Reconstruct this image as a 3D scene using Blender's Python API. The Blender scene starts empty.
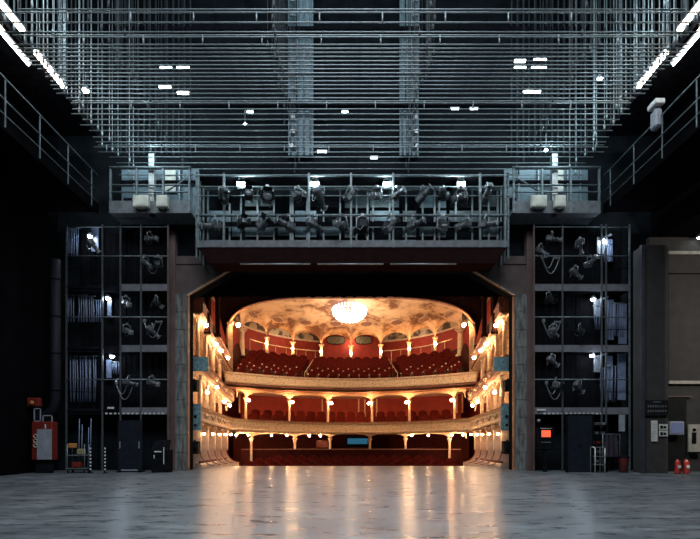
import bpy, math, random
from mathutils import Vector, Matrix, Euler
random.seed(7)
sc = bpy.context.scene
COL = sc.collection
PI = math.pi
EYE = 1.15          # camera height above the stage, m
FPX = 471.0         # focal length in pixels at 700 px width
AX = 351.0          # pixel column of the building's axis
HZ = 440.0          # pixel row of the horizon
def P(px, py, d):   # measured pixel + distance -> point in the building
    return Vector(((px-AX)*d/FPX, d, EYE+(HZ-py)*d/FPX))

ORD = ['zeroth','first','second','third','fourth','fifth','sixth','seventh','eighth','ninth','tenth','eleventh','twelfth',
       'thirteenth','fourteenth','fifteenth','sixteenth','seventeenth','eighteenth','nineteenth','twentieth','twenty-first',
       'twenty-second','twenty-third','twenty-fourth','twenty-fifth','twenty-sixth','twenty-seventh','twenty-eighth',
       'twenty-ninth','thirtieth','thirty-first','thirty-second','thirty-third','thirty-fourth','thirty-fifth','thirty-sixth']

# ------------------------------------------------------------------ materials
def pbr(name, col, rough=.6, metal=0., col2=None, scale=4., mix=.5, bump=0., stretch=(1,1,1), sharp=None, bscale=None):
    m = bpy.data.materials.new(name); m.use_nodes = True
    nt = m.node_tree; b = nt.nodes['Principled BSDF']
    b.inputs['Base Color'].default_value = (*col, 1)
    b.inputs['Roughness'].default_value = rough
    b.inputs['Metallic'].default_value = metal
    if name in('black wall','oxblood soffit','fly tower wall','portal header grey','black painted steel'): b.inputs['Specular IOR Level'].default_value=0
    elif max(col)<.07 or 'velvet' in name: b.inputs['Specular IOR Level'].default_value=.12
    tc = nt.nodes.new('ShaderNodeTexCoord'); mp = nt.nodes.new('ShaderNodeMapping')
    mp.inputs['Scale'].default_value = stretch
    nt.links.new(tc.outputs['Object'], mp.inputs['Vector'])
    nz = nt.nodes.new('ShaderNodeTexNoise'); nz.inputs['Scale'].default_value = scale; nz.inputs['Detail'].default_value = 6
    nt.links.new(mp.outputs[0], nz.inputs['Vector'])
    if col2 is None: col2 = tuple(c*.7 for c in col)
    r = nt.nodes.new('ShaderNodeValToRGB')
    lo, hi = sharp if sharp else (.35, .65)
    r.color_ramp.elements[0].position = lo; r.color_ramp.elements[1].position = hi
    r.color_ramp.elements[0].color = (*col, 1); r.color_ramp.elements[1].color = (*col2, 1)
    nt.links.new(nz.outputs['Fac'], r.inputs['Fac']); nt.links.new(r.outputs['Color'], b.inputs['Base Color'])
    if bump:
        bp = nt.nodes.new('ShaderNodeBump'); bp.inputs['Strength'].default_value = bump; bp.inputs['Distance'].default_value = .02
        n2 = nt.nodes.new('ShaderNodeTexNoise'); n2.inputs['Scale'].default_value = bscale or scale*3
        nt.links.new(mp.outputs[0], n2.inputs['Vector']); nt.links.new(n2.outputs['Fac'], bp.inputs['Height'])
        nt.links.new(bp.outputs[0], b.inputs['Normal'])
    return m
def emit(name, col, s):
    m = bpy.data.materials.new(name); m.use_nodes = True
    nt = m.node_tree; b = nt.nodes['Principled BSDF']
    b.inputs['Base Color'].default_value = (.8,.8,.8,1) if s>2 else (.01,.01,.01,1)
    b.inputs['Emission Color'].default_value = (*col, 1); b.inputs['Emission Strength'].default_value = s
    return m
M = dict(
 steel = pbr('galvanised steel', (.20,.245,.26), .42, .35, (.11,.14,.15), 9),
 batten= pbr('batten steel', (.30,.35,.37), .42, .3, (.19,.22,.24), 7),
 guide = pbr('dull guide rail', (.09,.11,.12), .5, .2),
 ropedark = pbr('dark wire rope', (.045,.055,.06), .5, .2),
 duct = pbr('soot grey duct', (.010,.010,.014), .6),
 cable = pbr('wire rope', (.30,.35,.37), .5, .3),
 deck  = pbr('deck edge grey', (.16,.17,.19), .5, .1, (.10,.11,.12), 5),
 edge  = pbr('grey deck fascia', (.17,.165,.19), .6, 0, (.12,.12,.135), 5),
 dark  = pbr('black painted steel', (.012,.012,.015), .5, 0, (.006,.006,.008), 6),
 black = pbr('black wall', (.005,.0045,.0055), .9, 0, (.003,.003,.0035), 2, bump=.2),
 blackcloth = pbr('black molton cloth', (.006,.006,.008), .95),
 frontwall = pbr('fly tower wall', (.013,.016,.019), .8, 0, (.007,.009,.011), 1.6),
 bridgepanel = pbr('dull steel sheet', (.10,.14,.15), .5, .1, (.05,.07,.08), 2),
 panel = pbr('blue grey sheet steel', (.16,.24,.28), .5, .15, (.09,.14,.17), 1.2),
 whitebox = pbr('ivory painted metal', (.72,.72,.62), .5),
 lampbody = pbr('stage lamp black', (.018,.02,.022), .35, .3),
 lampalu = pbr('stage lamp aluminium', (.34,.36,.38), .3, .6),
 lampgrey = pbr('stage lamp grey', (.10,.11,.12), .4, .2),
 lens = pbr('lamp lens', (.25,.3,.32), .08, .2),
 brown = pbr('rust brown steel', (.13,.075,.07), .6, 0, (.09,.055,.05), 3),
 brown2 = pbr('dark corner strip', (.05,.05,.06), .6),
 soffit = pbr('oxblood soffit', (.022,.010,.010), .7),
 header = pbr('portal header grey', (.15,.115,.11), .6, 0, (.10,.08,.075), 2),
 jamb  = pbr('worn plaster jamb', (.20,.205,.19), .8, 0, (.075,.075,.072), 8, bump=.4, sharp=(.38,.62), stretch=(1,1,.22)),
 jambedge = pbr('copper jamb edge', (.22,.12,.08), .6),
 frieze = pbr('mural frieze', (.52,.42,.30), .7, 0, (.09,.07,.06), 1.7, sharp=(.46,.54), stretch=(1,1,1)),
 cream = pbr('ivory stucco', (.78,.62,.47), .6, 0, (.62,.45,.32), 5, bump=.3),
 creamorn = pbr('gilded stucco ornament', (.70,.54,.39), .55, 0, (.30,.14,.08), 9, bump=.5, sharp=(.5,.68), stretch=(1,1,1.6)),
 parapet = pbr('parapet relief', (.80,.64,.46), .6, 0, (.46,.32,.19), 14, bump=.6, sharp=(.5,.66)),
 handrail = pbr('plush handrail', (.22,.06,.04), .8),
 brownrail = pbr('brown stained rail', (.34,.17,.13), .6, 0, (.2,.1,.07), 6),
 coolcream  = pbr('cream tinted as cool light', (.24,.42,.45), .6, 0, (.10,.19,.21), 9),  # cream panels with the cool stage light painted into their colour
 red   = pbr('red damask', (.34,.030,.016), .7, 0, (.26,.022,.012), 3),
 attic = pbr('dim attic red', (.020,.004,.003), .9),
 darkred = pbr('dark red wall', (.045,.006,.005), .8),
 velvet = pbr('red velvet', (.11,.009,.006), .9, 0, (.07,.006,.004), 9),
 wood  = pbr('seat wood', (.13,.045,.02), .5),
 brass = pbr('brass', (.7,.5,.28), .35, .7),
 grille = pbr('dark grille', (.05,.05,.045), .5, 0, (.25,.22,.15), 22),
 doorblue = pbr('dark blue door paint', (.014,.017,.026), .5),
 cablerun = pbr('blue grey cable', (.20,.25,.38), .5),
 redbox = pbr('red enamel', (.17,.014,.009), .5),
 redfire = pbr('extinguisher red', (.55,.05,.03), .3),
 greypanel = pbr('pale grey panel', (.30,.32,.37), .6),
 white = pbr('white paint', (.72,.72,.70), .6),
 paper = pbr('paper', (.75,.74,.68), .9),
 rubber = pbr('rubber', (.015,.015,.015), .7),
 sidewall = pbr('dark warm grey wall', (.058,.054,.052), .8, 0, (.048,.044,.042), 3, bump=.2),
 beam = pbr('cream beam', (.40,.37,.31), .6),
 drape = pbr('grey lilac drape', (.045,.035,.05), .9),
 cloth = pbr('ochre cloth', (.30,.24,.12), .9),
 hose = pbr('orange pipe clamp', (.5,.2,.05), .6),
 stallfloor = pbr('stalls floor', (.06,.018,.012), .8),
)
M['fluo'] = emit('fluorescent tube', (.82,.95,1.), 20)
M['fluowarm'] = emit('warm strip lamp', (1.,.90,.72), 14)
M['worklight'] = emit('work light lens', (.80,.97,1.), 60)
M['bulb'] = emit('warm globe', (1.,.48,.18), 300)
M['bulbspot'] = emit('warm spot lamp', (1.,.55,.27), 380)
M['bulblow'] = emit('warm spot globe', (1.,.60,.31), 60)
M['bulbside'] = emit('warm box globe', (1.,.60,.31), 130)
M['crystalglow'] = emit('glowing crystal', (.95,.96,1.), 2.6)
M['screenblue'] = emit('blue screen', (.03,.20,.34), .5)
M['monitor'] = emit('monitor glow', (.16,.20,.36), .45)
M['redled'] = emit('red panel light', (1.,.10,.04), 1.6)
M['bulbcool'] = emit('cool bulb', (.8,.92,1.), 40)

# --- stage floor: worn boards, semi-gloss
def floor_mat():
    m = bpy.data.materials.new('stage boards'); m.use_nodes = True
    nt = m.node_tree; b = nt.nodes['Principled BSDF']; L = nt.links.new; N = nt.nodes.new
    tc = N('ShaderNodeTexCoord')
    def noise(scale, st=(1,1,1), det=8, rough=.6):
        mp = N('ShaderNodeMapping'); mp.inputs['Scale'].default_value = st; L(tc.outputs['Object'], mp.inputs['Vector'])
        n = N('ShaderNodeTexNoise'); n.inputs['Scale'].default_value = scale; n.inputs['Detail'].default_value = det
        n.inputs['Roughness'].default_value = rough; L(mp.outputs[0], n.inputs['Vector']); return n
    def ramp(src, p0, c0, p1, c1):
        r = N('ShaderNodeValToRGB'); r.color_ramp.elements[0].position = p0; r.color_ramp.elements[1].position = p1
        r.color_ramp.elements[0].color = (*c0,1); r.color_ramp.elements[1].color = (*c1,1); L(src, r.inputs['Fac']); return r
    def mixc(a, bb, fac, mode='MIX'):
        x = N('ShaderNodeMix'); x.data_type = 'RGBA'; x.blend_type = mode
        if hasattr(fac,'default_value') or True:
            try: L(fac, x.inputs[0])
            except Exception: x.inputs[0].default_value = fac
        L(a, x.inputs[6]); L(bb, x.inputs[7]); return x
    n1 = noise(.55, (1,1.6,1)); base = ramp(n1.outputs['Fac'], .3, (.068,.078,.090), .72, (.16,.168,.178))
    n2 = noise(1.7, (.8,2.6,1), 12, .78); sc2 = ramp(n2.outputs['Fac'], .36, (.35,.36,.38), .66, (1.7,1.7,1.68))
    c = mixc(base.outputs['Color'], sc2.outputs['Color'], N('ShaderNodeValue').outputs[0], 'MULTIPLY')
    c.inputs[0].default_value = 1.0
    for l in list(nt.links):
        if l.to_socket == c.inputs[0]: nt.links.remove(l)
    c.inputs[0].default_value = 1.0
    # scuffs
    n3 = noise(2.6, (1,5,1), 10, .75); sf = ramp(n3.outputs['Fac'], .60, (0,0,0), .66, (1,1,1))
    wh = N('ShaderNodeRGB'); wh.outputs[0].default_value = (.32,.33,.34,1)
    sfm = N('ShaderNodeMath'); sfm.operation='MULTIPLY'; sfm.inputs[1].default_value = .55; L(sf.outputs['Color'], sfm.inputs[0])
    c2 = mixc(c.outputs[2], wh.outputs[0], sfm.outputs[0])
    # board joints
    br = N('ShaderNodeTexBrick'); br.inputs['Scale'].default_value = 1; br.inputs['Mortar Size'].default_value = .006
    br.inputs['Brick Width'].default_value = 5.0; br.inputs['Row Height'].default_value = 2.4
    br.inputs['Color1'].default_value = (0,0,0,1); br.inputs['Color2'].default_value = (0,0,0,1); br.inputs['Mortar'].default_value = (1,1,1,1)
    L(tc.outputs['Object'], br.inputs['Vector'])
    dk = N('ShaderNodeRGB'); dk.outputs[0].default_value = (.02,.02,.022,1)
    c3 = mixc(c2.outputs[2], dk.outputs[0], br.outputs['Color'])
    L(c3.outputs[2], b.inputs['Base Color'])
    rr = ramp(n2.outputs['Fac'], .35, (.23,)*3, .65, (.40,)*3); L(rr.outputs['Color'], b.inputs['Roughness'])
    cx = N('ShaderNodeCombineXYZ'); cx.inputs[1].default_value = 1.0; L(cx.outputs[0], b.inputs['Tangent']); b.inputs['Anisotropic'].default_value = .85
    b.inputs['Specular IOR Level'].default_value = .6; b.inputs['IOR'].default_value = 2.1
    bp = N('ShaderNodeBump'); bp.inputs['Strength'].default_value = .045; bp.inputs['Distance'].default_value = .01
    n4 = noise(5, (.6,3,1)); L(n4.outputs['Fac'], bp.inputs['Height']); L(bp.outputs[0], b.inputs['Normal'])
    return m
M['floor'] = floor_mat()

# --- painted ceiling
def ceil_mat():
    m = bpy.data.materials.new('painted stucco ceiling'); m.use_nodes = True
    nt = m.node_tree; b = nt.nodes['Principled BSDF']; L = nt.links.new; N = nt.nodes.new
    tc = N('ShaderNodeTexCoord')
    n = N('ShaderNodeTexNoise'); n.inputs['Scale'].default_value = .55; n.inputs['Detail'].default_value = 10; n.inputs['Roughness'].default_value=.7
    L(tc.outputs['Object'], n.inputs['Vector'])
    r = N('ShaderNodeValToRGB'); e = r.color_ramp.elements
    e[0].position=.42; e[0].color=(.80,.58,.38,1); e[1].position=.57; e[1].color=(.20,.08,.04,1)
    k = e.new(.50); k.color=(.62,.40,.24,1)
    L(n.outputs['Fac'], r.inputs['Fac']); L(r.outputs['Color'], b.inputs['Base Color'])
    b.inputs['Roughness'].default_value=.7
    bp = N('ShaderNodeBump'); bp.inputs['Strength'].default_value=.3; L(n.outputs['Fac'], bp.inputs['Height']); L(bp.outputs[0], b.inputs['Normal'])
    return m
M['ceil'] = ceil_mat()

# ------------------------------------------------------------------ mesh builder
class MB:
    def __init__(s): s.v=[]; s.f=[]; s.sm=[]
    def add(s, vs, fs, smooth=False):
        o=len(s.v); s.v += [tuple(v) for v in vs]; s.f += [tuple(i+o for i in f) for f in fs]; s.sm += [smooth]*len(fs); return s
    def box(s, c, d, rz=0, rx=0, ry=0):
        R = Euler((rx,ry,rz)).to_matrix(); c=Vector(c)
        vs=[c+R@Vector((x*d[0]/2,y*d[1]/2,z*d[2]/2)) for x in(-1,1) for y in(-1,1) for z in(-1,1)]
        return s.add(vs,[(0,1,3,2),(4,6,7,5),(0,4,5,1),(2,3,7,6),(0,2,6,4),(1,5,7,3)])
    def bx(s, x0,x1,y0,y1,z0,z1):
        return s.box(((x0+x1)/2,(y0+y1)/2,(z0+z1)/2),(x1-x0,y1-y0,z1-z0))
    def bbox(s, c, d, b=.02):            # bevelled box
        x,y,z=[k/2 for k in d]; b=min(b,x*.9,y*.9,z*.9); cx,cy,cz=c; vs=[]; idx={}
        for sx in(-1,1):
            for sy in(-1,1):
                for sz in(-1,1):
                    for k in range(3):
                        p=[x-b,y-b,z-b]; p[k]+=b
                        idx[(sx,sy,sz,k)]=len(vs); vs.append((cx+sx*p[0],cy+sy*p[1],cz+sz*p[2]))
        fs=[]
        for k in range(3):
            for q in(-1,1):
                a=[(i,j) for i,j in((-1,-1),(1,-1),(1,1),(-1,1))]
                f=[]
                for i,j in a:
                    t=[0,0,0]; t[k]=q; o=[m for m in range(3) if m!=k]; t[o[0]]=i; t[o[1]]=j
                    f.append(idx[(t[0],t[1],t[2],k)])
                fs.append(f)
        for k in range(3):
            o=[m for m in range(3) if m!=k]
            for i in(-1,1):
                for j in(-1,1):
                    t0=[0,0,0]; t0[o[0]]=i; t0[o[1]]=j; t0[k]=-1; t1=list(t0); t1[k]=1
                    fs.append([idx[(*t0,o[0])],idx[(*t1,o[0])],idx[(*t1,o[1])],idx[(*t0,o[1])]])
        for sx in(-1,1):
            for sy in(-1,1):
                for sz in(-1,1): fs.append([idx[(sx,sy,sz,k)] for k in range(3)])
        return s.add(vs,fs)
    def tube(s, pts, r, n=8, closed=False, caps=True):
        pts=[Vector(p) for p in pts]; N=len(pts); vs=[]; 
        rr = r if isinstance(r,(list,tuple)) else [r]*N
        prev=None
        for i,p in enumerate(pts):
            if closed: t=(pts[(i+1)%N]-pts[i-1])
            else: t=(pts[min(i+1,N-1)]-pts[max(i-1,0)])
            t.normalize()
            if prev is None:
                a = Vector((0,0,1)) if abs(t.z)<.9 else Vector((1,0,0))
                u=t.cross(a).normalized()
            else:
                u=(prev - t*prev.dot(t)); 
                u = u.normalized() if u.length>1e-6 else t.orthogonal().normalized()
            prev=u; w=t.cross(u)
            for k in range(n):
                an=2*PI*k/n; vs.append(p+(u*math.cos(an)+w*math.sin(an))*rr[i])
        fs=[]
        R = N if closed else N-1
        for i in range(R):
            j=(i+1)%N
            for k in range(n):
                fs.append((i*n+k,i*n+(k+1)%n,j*n+(k+1)%n,j*n+k))
        s.add(vs,fs,True)
        if caps and not closed:
            o=len(s.v)-len(vs)
            s.f += [tuple(o+k for k in range(n))[::-1], tuple(o+(N-1)*n+k for k in range(n))]; s.sm += [False,False]
        return s
    def lathe(s, prof, c=(0,0,0), n=16, mat=None, smooth=True):   # prof: (r,z)
        vs=[]; c=Vector(c)
        for r,z in prof:
            for k in range(n):
                v=Vector((r*math.cos(2*PI*k/n), r*math.sin(2*PI*k/n), z))
                if mat: v=mat@v
                vs.append(c+v)
        fs=[(i*n+k,i*n+(k+1)%n,(i+1)*n+(k+1)%n,(i+1)*n+k) for i in range(len(prof)-1) for k in range(n)]
        fs.append(tuple(range(n))[::-1]); fs.append(tuple((len(prof)-1)*n+k for k in range(n)))
        return s.add(vs,fs,smooth)
    def sphere(s, c, r, n=10, m=6, sq=(1,1,1)):
        c=Vector(c); vs=[c+Vector((0,0,-r*sq[2]))]
        for i in range(1,m):
            a=-PI/2+PI*i/m
            for k in range(n): vs.append(c+Vector((r*math.cos(a)*math.cos(2*PI*k/n)*sq[0], r*math.cos(a)*math.sin(2*PI*k/n)*sq[1], r*math.sin(a)*sq[2])))
        vs.append(c+Vector((0,0,r*sq[2]))); fs=[]
        for k in range(n): fs.append((0,1+(k+1)%n,1+k)); fs.append((len(vs)-1,1+(m-2)*n+k,1+(m-2)*n+(k+1)%n))
        for i in range(m-2):
            for k in range(n): fs.append((1+i*n+k,1+i*n+(k+1)%n,1+(i+1)*n+(k+1)%n,1+(i+1)*n+k))
        return s.add(vs,fs,True)
    def loft(s, rows, closed=False, smooth=False, caps=True):     # rows of equal-length rings
        n=len(rows[0]); vs=[p for r in rows for p in r]; fs=[]
        for i in range(len(rows)-1):
            for k in range(n if closed else n-1):
                fs.append((i*n+k,i*n+(k+1)%n,(i+1)*n+(k+1)%n,(i+1)*n+k))
        if closed and caps: fs.append(tuple(range(n))[::-1]); fs.append(tuple((len(rows)-1)*n+k for k in range(n)))
        return s.add(vs,fs,smooth)
    def prism(s, poly, axis, a, b):   # poly in the other two axes, extruded a..b
        def mk(p,t):
            return {'x':(t,p[0],p[1]),'y':(p[0],t,p[1]),'z':(p[0],p[1],t)}[axis]
        n=len(poly); vs=[mk(p,a) for p in poly]+[mk(p,b) for p in poly]
        fs=[tuple(range(n))[::-1],tuple(range(n,2*n))]+[(i,(i+1)%n,n+(i+1)%n,n+i) for i in range(n)]
        return s.add(vs,fs)
    def mesh(s, name, mat):
        me=bpy.data.meshes.new(name); me.from_pydata(s.v,[],s.f); me.materials.append(mat)
        me.polygons.foreach_set('use_smooth', s.sm); me.update()
        import bmesh
        bm=bmesh.new(); bm.from_mesh(me); bmesh.ops.recalc_face_normals(bm, faces=bm.faces); bm.to_mesh(me); bm.free()
        return me
    def build(s, name, mat, parent=None):
        o=bpy.data.objects.new(name, s.mesh(name, mat)); COL.objects.link(o)
        if parent: o.parent=parent
        return o
def tag(o,label=None,cat=None,group=None,kind=None):
    if label: o['label']=label
    if cat: o['category']=cat
    if group: o['group']=group
    if kind: o['kind']=kind
    return o
def thing(name,label,cat,loc=(0,0,0),rz=0,group=None):
    o=bpy.data.objects.new(name,None); COL.objects.link(o); o.location=loc; o.rotation_euler=(0,0,rz)
    o.empty_display_size=.2
    return tag(o,label,cat,group)
def struct(name,mb,mat):
    return tag(mb.build(name,mat),kind='structure')
def copy_tree(o,parent=None):
    c=o.copy(); COL.objects.link(c)
    if parent: c.parent=parent
    for ch in o.children: copy_tree(ch,c)
    return c
def plight(name,loc,col,w,r=.1,parent=None):
    l=bpy.data.lights.new(name,'POINT'); l.color=col; l.energy=w; l.shadow_soft_size=r
    o=bpy.data.objects.new(name,l); COL.objects.link(o); o.location=loc
    if parent: o.parent=parent
    return o
def alight(name,loc,rot,size,col,w,spread=None):
    l=bpy.data.lights.new(name,'AREA'); l.shape='RECTANGLE'; l.size,l.size_y=size; l.color=col; l.energy=w
    if spread: l.spread=spread
    o=bpy.data.objects.new(name,l); COL.objects.link(o); o.location=loc; o.rotation_euler=rot
    return o
def LR(s): return 'left' if s<0 else 'right'

# ================================================================== THE STAGE HOUSE (setting)
struct('floor', MB().bx(-17,17,-6,18.0,-.3,0).bx(-6.6,6.6,18.0,20.8,-.3,0), M['floor'])
struct('wall_left', MB().bx(-11.6,-11.2,-6,18,0,26), M['black'])
# right wall with the way to the side stage between Y 17.2 and 17.9 left open beside the pier
struct('wall_right', MB().bx(11.45,11.8,-6,15.2,0,26).bx(11.45,11.8,15.2,18,8.6,26), M['black'])
# proscenium wall with the chamfered portal opening
zt=7.65; zc=6.62; ho=6.2; xc=4.45
w=MB()
w.bx(-17,-ho,18.0,18.5,0,zc); w.bx(ho,17,18.0,18.5,0,zc)
w.prism([(-17,zc),(-ho,zc),(-xc,zt),(xc,zt),(ho,zc),(17,zc),(17,26),(-17,26)],'y',18.0,18.5)
struct('wall_front', w, M['frontwall'])
struct('ceiling', MB().bx(-17,17,-6,18.5,26,26.3), M['black'])
struct('wall_back', MB().bx(-17,17,-6.3,-6,0,26), M['black'])

# portal frame: worn plaster jamb + brown steel column, header
for s in (-1,1):
    t=thing('portal_column',f'tall worn plaster and brown steel column framing the stage opening on its {LR(s)}','column',(s*6.55,17.85,0),0)
    X=lambda a,b:(min(s*a,s*b)-s*6.55,max(s*a,s*b)-s*6.55)
    a,b=X(6.20,6.62); m=MB().bx(a,b,-.12,.12,0,zc+.02)
    for k in range(9): m.bx(a-.008,b+.008,-.135,-.12,.7+k*.66,.73+k*.66)
    m.build('plaster_jamb',M['jamb'],t)
    a,b=X(6.15,6.20); MB().bx(a,b,-.10,.12,0,zc-.02).build('edge_strip',M['jambedge'],t)
    a,b=X(6.61,6.88); m=MB().bx(a,b,-.13,-.10,0,9).bx(a,b,.09,.12,0,9).bx((a+b)/2-.015,(a+b)/2+.015,-.1,.1,0,9)
    m.build('steel_column',M['brown'],t)
t=thing('portal_header','dark grey steel header with angled corners over the stage opening','beam',(0,17.9,zt))
m=MB()
m.bx(-6.6,6.6,-.18,.08,.12,.42)
for s in(-1,1):
    m.prism([(s*6.62,zc-zt),(s*6.2,zc-zt),(s*xc,.0),(s*xc,.12),(s*6.62,.12)],'y',-.14,.08)
m.build('header_plate',M['header'],t)
m=MB().bx(-xc,xc,-.2,.08,0,.12); 
for s in(-1,1):
    m.prism([(s*6.2,zc-zt),(s*6.2,zc-zt-.06),(s*xc,-.05),(s*xc,.02)],'y',-.22,-.14)
m.build('edge_flange',M['deck'],t)

# black border cloth with pleats hanging right behind the opening
m=MB(); rows=[]
n=150
top=[];bot=[]
for k in range(n+1):
    x=-6.15+12.3*k/n; y=.09*math.sin(k*1.25)+.03*math.sin(k*.37)
    top.append((x,y,2.1)); bot.append((x,y*1.2,-.02+.012*math.sin(k*2.1)))
m.loft([top,bot],smooth=True); 
m.loft([[ (p[0],p[1]+.02,p[2]) for p in top],[(p[0],p[1]+.02,p[2]) for p in bot]],smooth=True)
bc=thing('border_curtain','black pleated border curtain hanging across the top of the stage opening','curtain',(0,18.9,6.93))
m.build('cloth',M['blackcloth'],bc); 
MB().tube([(-6.2,0,2.1),(6.2,0,2.1)],.03).build('curtain_pipe',M['dark'],bc)

# ================================================================== AUDITORIUM SHELL
def ypar(x): return 26.5-2.6*(x/6.04)**2             # balcony front line
def yarc(x): return 25.8+6.2*math.sqrt(max(0,1-(x/6.5)**2))   # arcade line
def yback(x): return 26.2+9.5*math.sqrt(max(0,1-(x/8.2)**2))
def sprev(n): return [ -1+2*k/(n-1) for k in range(n)]
for s in(-1,1):
    m=MB().bx(min(s*7.5,s*7.9),max(s*7.5,s*7.9),18.5,25.3,1.75,7.2)
    struct('wall_'+LR(s)+'_auditorium',m,M['creamorn'])
    struct('wall_'+LR(s)+'_ground',MB().bx(min(s*7.2,s*7.9),max(s*7.2,s*7.9),18.5,25.3,-1.6,1.75),M['red'])
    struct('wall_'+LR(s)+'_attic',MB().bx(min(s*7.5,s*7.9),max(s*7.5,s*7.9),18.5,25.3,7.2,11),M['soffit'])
    struct('wall_'+LR(s)+'_rear',MB().bx(min(s*7.7,s*7.9),max(s*7.7,s*7.9),25.3,28,-1.6,8.95),M['red'])
# curved rear wall (full height, red) with cream upper band
def curve_wall(fx, y0fn, z0,z1, xm, n=60, th=.2):
    m=MB(); a=[];
    for k in range(n+1):
        an=-PI/2+PI*k/n; x=xm*math.sin(an); y=26.2+ (9.5)*math.cos(an)
        a.append((x,y))
    m.loft([[(x,y,z0) for x,y in a],[(x,y,z1) for x,y in a]],smooth=True)
    m.loft([[(x*1.02,y+.2,z0) for x,y in a],[(x*1.02,y+.2,z1) for x,y in a]],smooth=True)
    return m
struct('wall_rear_auditorium', curve_wall(0,0,-1.6,9.0,7.8), M['red'])
struct('trim_1', curve_wall(0,0,8.45,8.58,7.74), M['cream'])
FZ=1
struct('wall_rear_frieze', curve_wall(0,0,8.58,11,7.75), M['frieze'])
# stalls floor
m=MB(); m.prism([(18.6,-1.9),(18.6,-1.5),(20.9,-1.5),(27,-.35),(36,-.35),(36,-.6),(27,-.6),(20.9,-1.9)],'x',-7.7,7.7)
struct('floor.001', m, M['stallfloor'])
# front of the stage apron
struct('trim_2', MB().bx(-6.6,6.6,20.8,20.86,-1.5,-.01), M['brownrail'])

# proscenium spandrel wall with arched opening (Y 24.3)
HW=6.4; ZS=6.1; RZ=2.44; NN=3.5
def archz(x): return ZS+RZ*max(0,1-abs(x/HW)**NN)**(1/NN)
def archpts(n=48):
    r=[]
    for k in range(n+1):
        an=PI*k/n; c,s_=math.cos(an),math.sin(an)
        x=-HW*(1 if c>0 else -1)*abs(c)**(2/NN); z=ZS+RZ*abs(s_)**(2/NN); r.append((x,z))
    return r
ap=archpts()
m=MB(); 
outer=[(-7.7+15.4*k/48,11) for k in range(49)]
for yy in (24.3,24.55):
    m.loft([[(x,yy,z) for x,z in ap],[(x,yy,z) for x,z in outer]])
m.loft([[(x,24.3,z) for x,z in ap],[(x,24.55,z) for x,z in ap]],smooth=True)
for s in(-1,1): m.bx(min(s*HW,s*7.7),max(s*HW,s*7.7),24.3,24.55,5.0,ZS)
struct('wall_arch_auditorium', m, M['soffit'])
m=MB(); m.tube([(x,24.27,z-.04) for x,z in ap],.07,8)
struct('trim_3', m, M['brownrail'])

# dome ceiling with lunettes over the arcade
NB=8    # bays
BX=[-6.2,-5.95,-5.27,-3.85,-2.02,0,2.02,3.85,5.27,5.95,6.2]
COLX=[-6.32,-5.25,-3.8,-2.0,0,2.0,3.8,5.25,6.32]
def arc_pt(x): return Vector((x,yarc(x),0))
def edge_profile():
    pts=[]
    for i in range(len(COLX)-1):
        a,b=COLX[i],COLX[i+1]
        for k in range(12):
            u=k/12; x=a+(b-a)*u; z=7.55+.75*math.sqrt(max(0,1-(2*u-1)**2)); pts.append((x,yarc(x),z))
    pts.append((COLX[-1],yarc(COLX[-1]),7.55))
    return pts
ep=edge_profile()
rows=[]
V=20
for j in range(V+1):
    v=j/V; row=[]
    for (x,y,z) in ep:
        cx=x*.97; cy=24.4
        X=x+(cx-x)*v; Y=y+(cy-y)*v
        w=min(1,v/.32); w=w*w*(3-2*w)
        zz=z+(8.32-z)*w+(1.0-.35*(abs(X)/6.3)**2)*(1-(1-v)**1.3)
        row.append((X,Y,zz))
    rows.append(row)
m=MB().loft(rows,smooth=True); m.loft([[ (p[0],p[1],p[2]+.12) for p in r] for r in rows],smooth=True)
struct('ceiling.001', m, M['ceil'])
# side ceilings strip closing behind arch
struct('ceiling.002', MB().bx(-8,8,18.5,36.5,11,11.2), M['darkred'])
# back part ceiling behind the arcade
struct('ceiling.003', MB().bx(-7.6,7.6,26,36,10.2,10.3), M['cream'])
struct('wall_control_room', MB().bx(-2.15,2.15,34.4,36,5.5,10.1), M['red'])
# painted medallions set in the vault
meds=[(263,313),(283,319.5),(309,323.5),(336,325.5),(363,325.5),(391,323.5),(417,319.5),(438,313)]
names=['leftmost','second from the left','third from the left','fourth from the left','fifth from the left','sixth from the left','seventh from the left','rightmost']
for i,(a,b) in enumerate(zip(COLX[:-1],COLX[1:])):
    x=(a+b)/2; k=int((i+.5)*12); p=Vector(rows[5][k]); q=Vector(rows[5][k])
    t=Vector(rows[6][k])-Vector(rows[4][k]); t.normalize()
    sx=(Vector(rows[5][k+3])-Vector(rows[5][k-3])).normalized()
    nrm=t.cross(sx).normalized()
    if nrm.z>0: nrm=-nrm
    c=p+nrm*.06
    th=thing('ceiling_medallion',f'oval painted medallion in the auditorium vault, {names[i]} of eight','ceiling medallion',c,0,'oval medallions around the auditorium vault')
    ring=[sx*.40*math.cos(2*PI*g/20)+t*.40*math.sin(2*PI*g/20) for g in range(20)]
    MB().tube(ring,.035,6,closed=True).build('gilt_frame',M['creamorn'],th)
    mm=MB(); mm.loft([[r*.95+nrm*.005 for r in ring],[r*.95-nrm*.02 for r in ring]],closed=True); mm.build('painted_panel',M['brownrail'],th)

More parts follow.
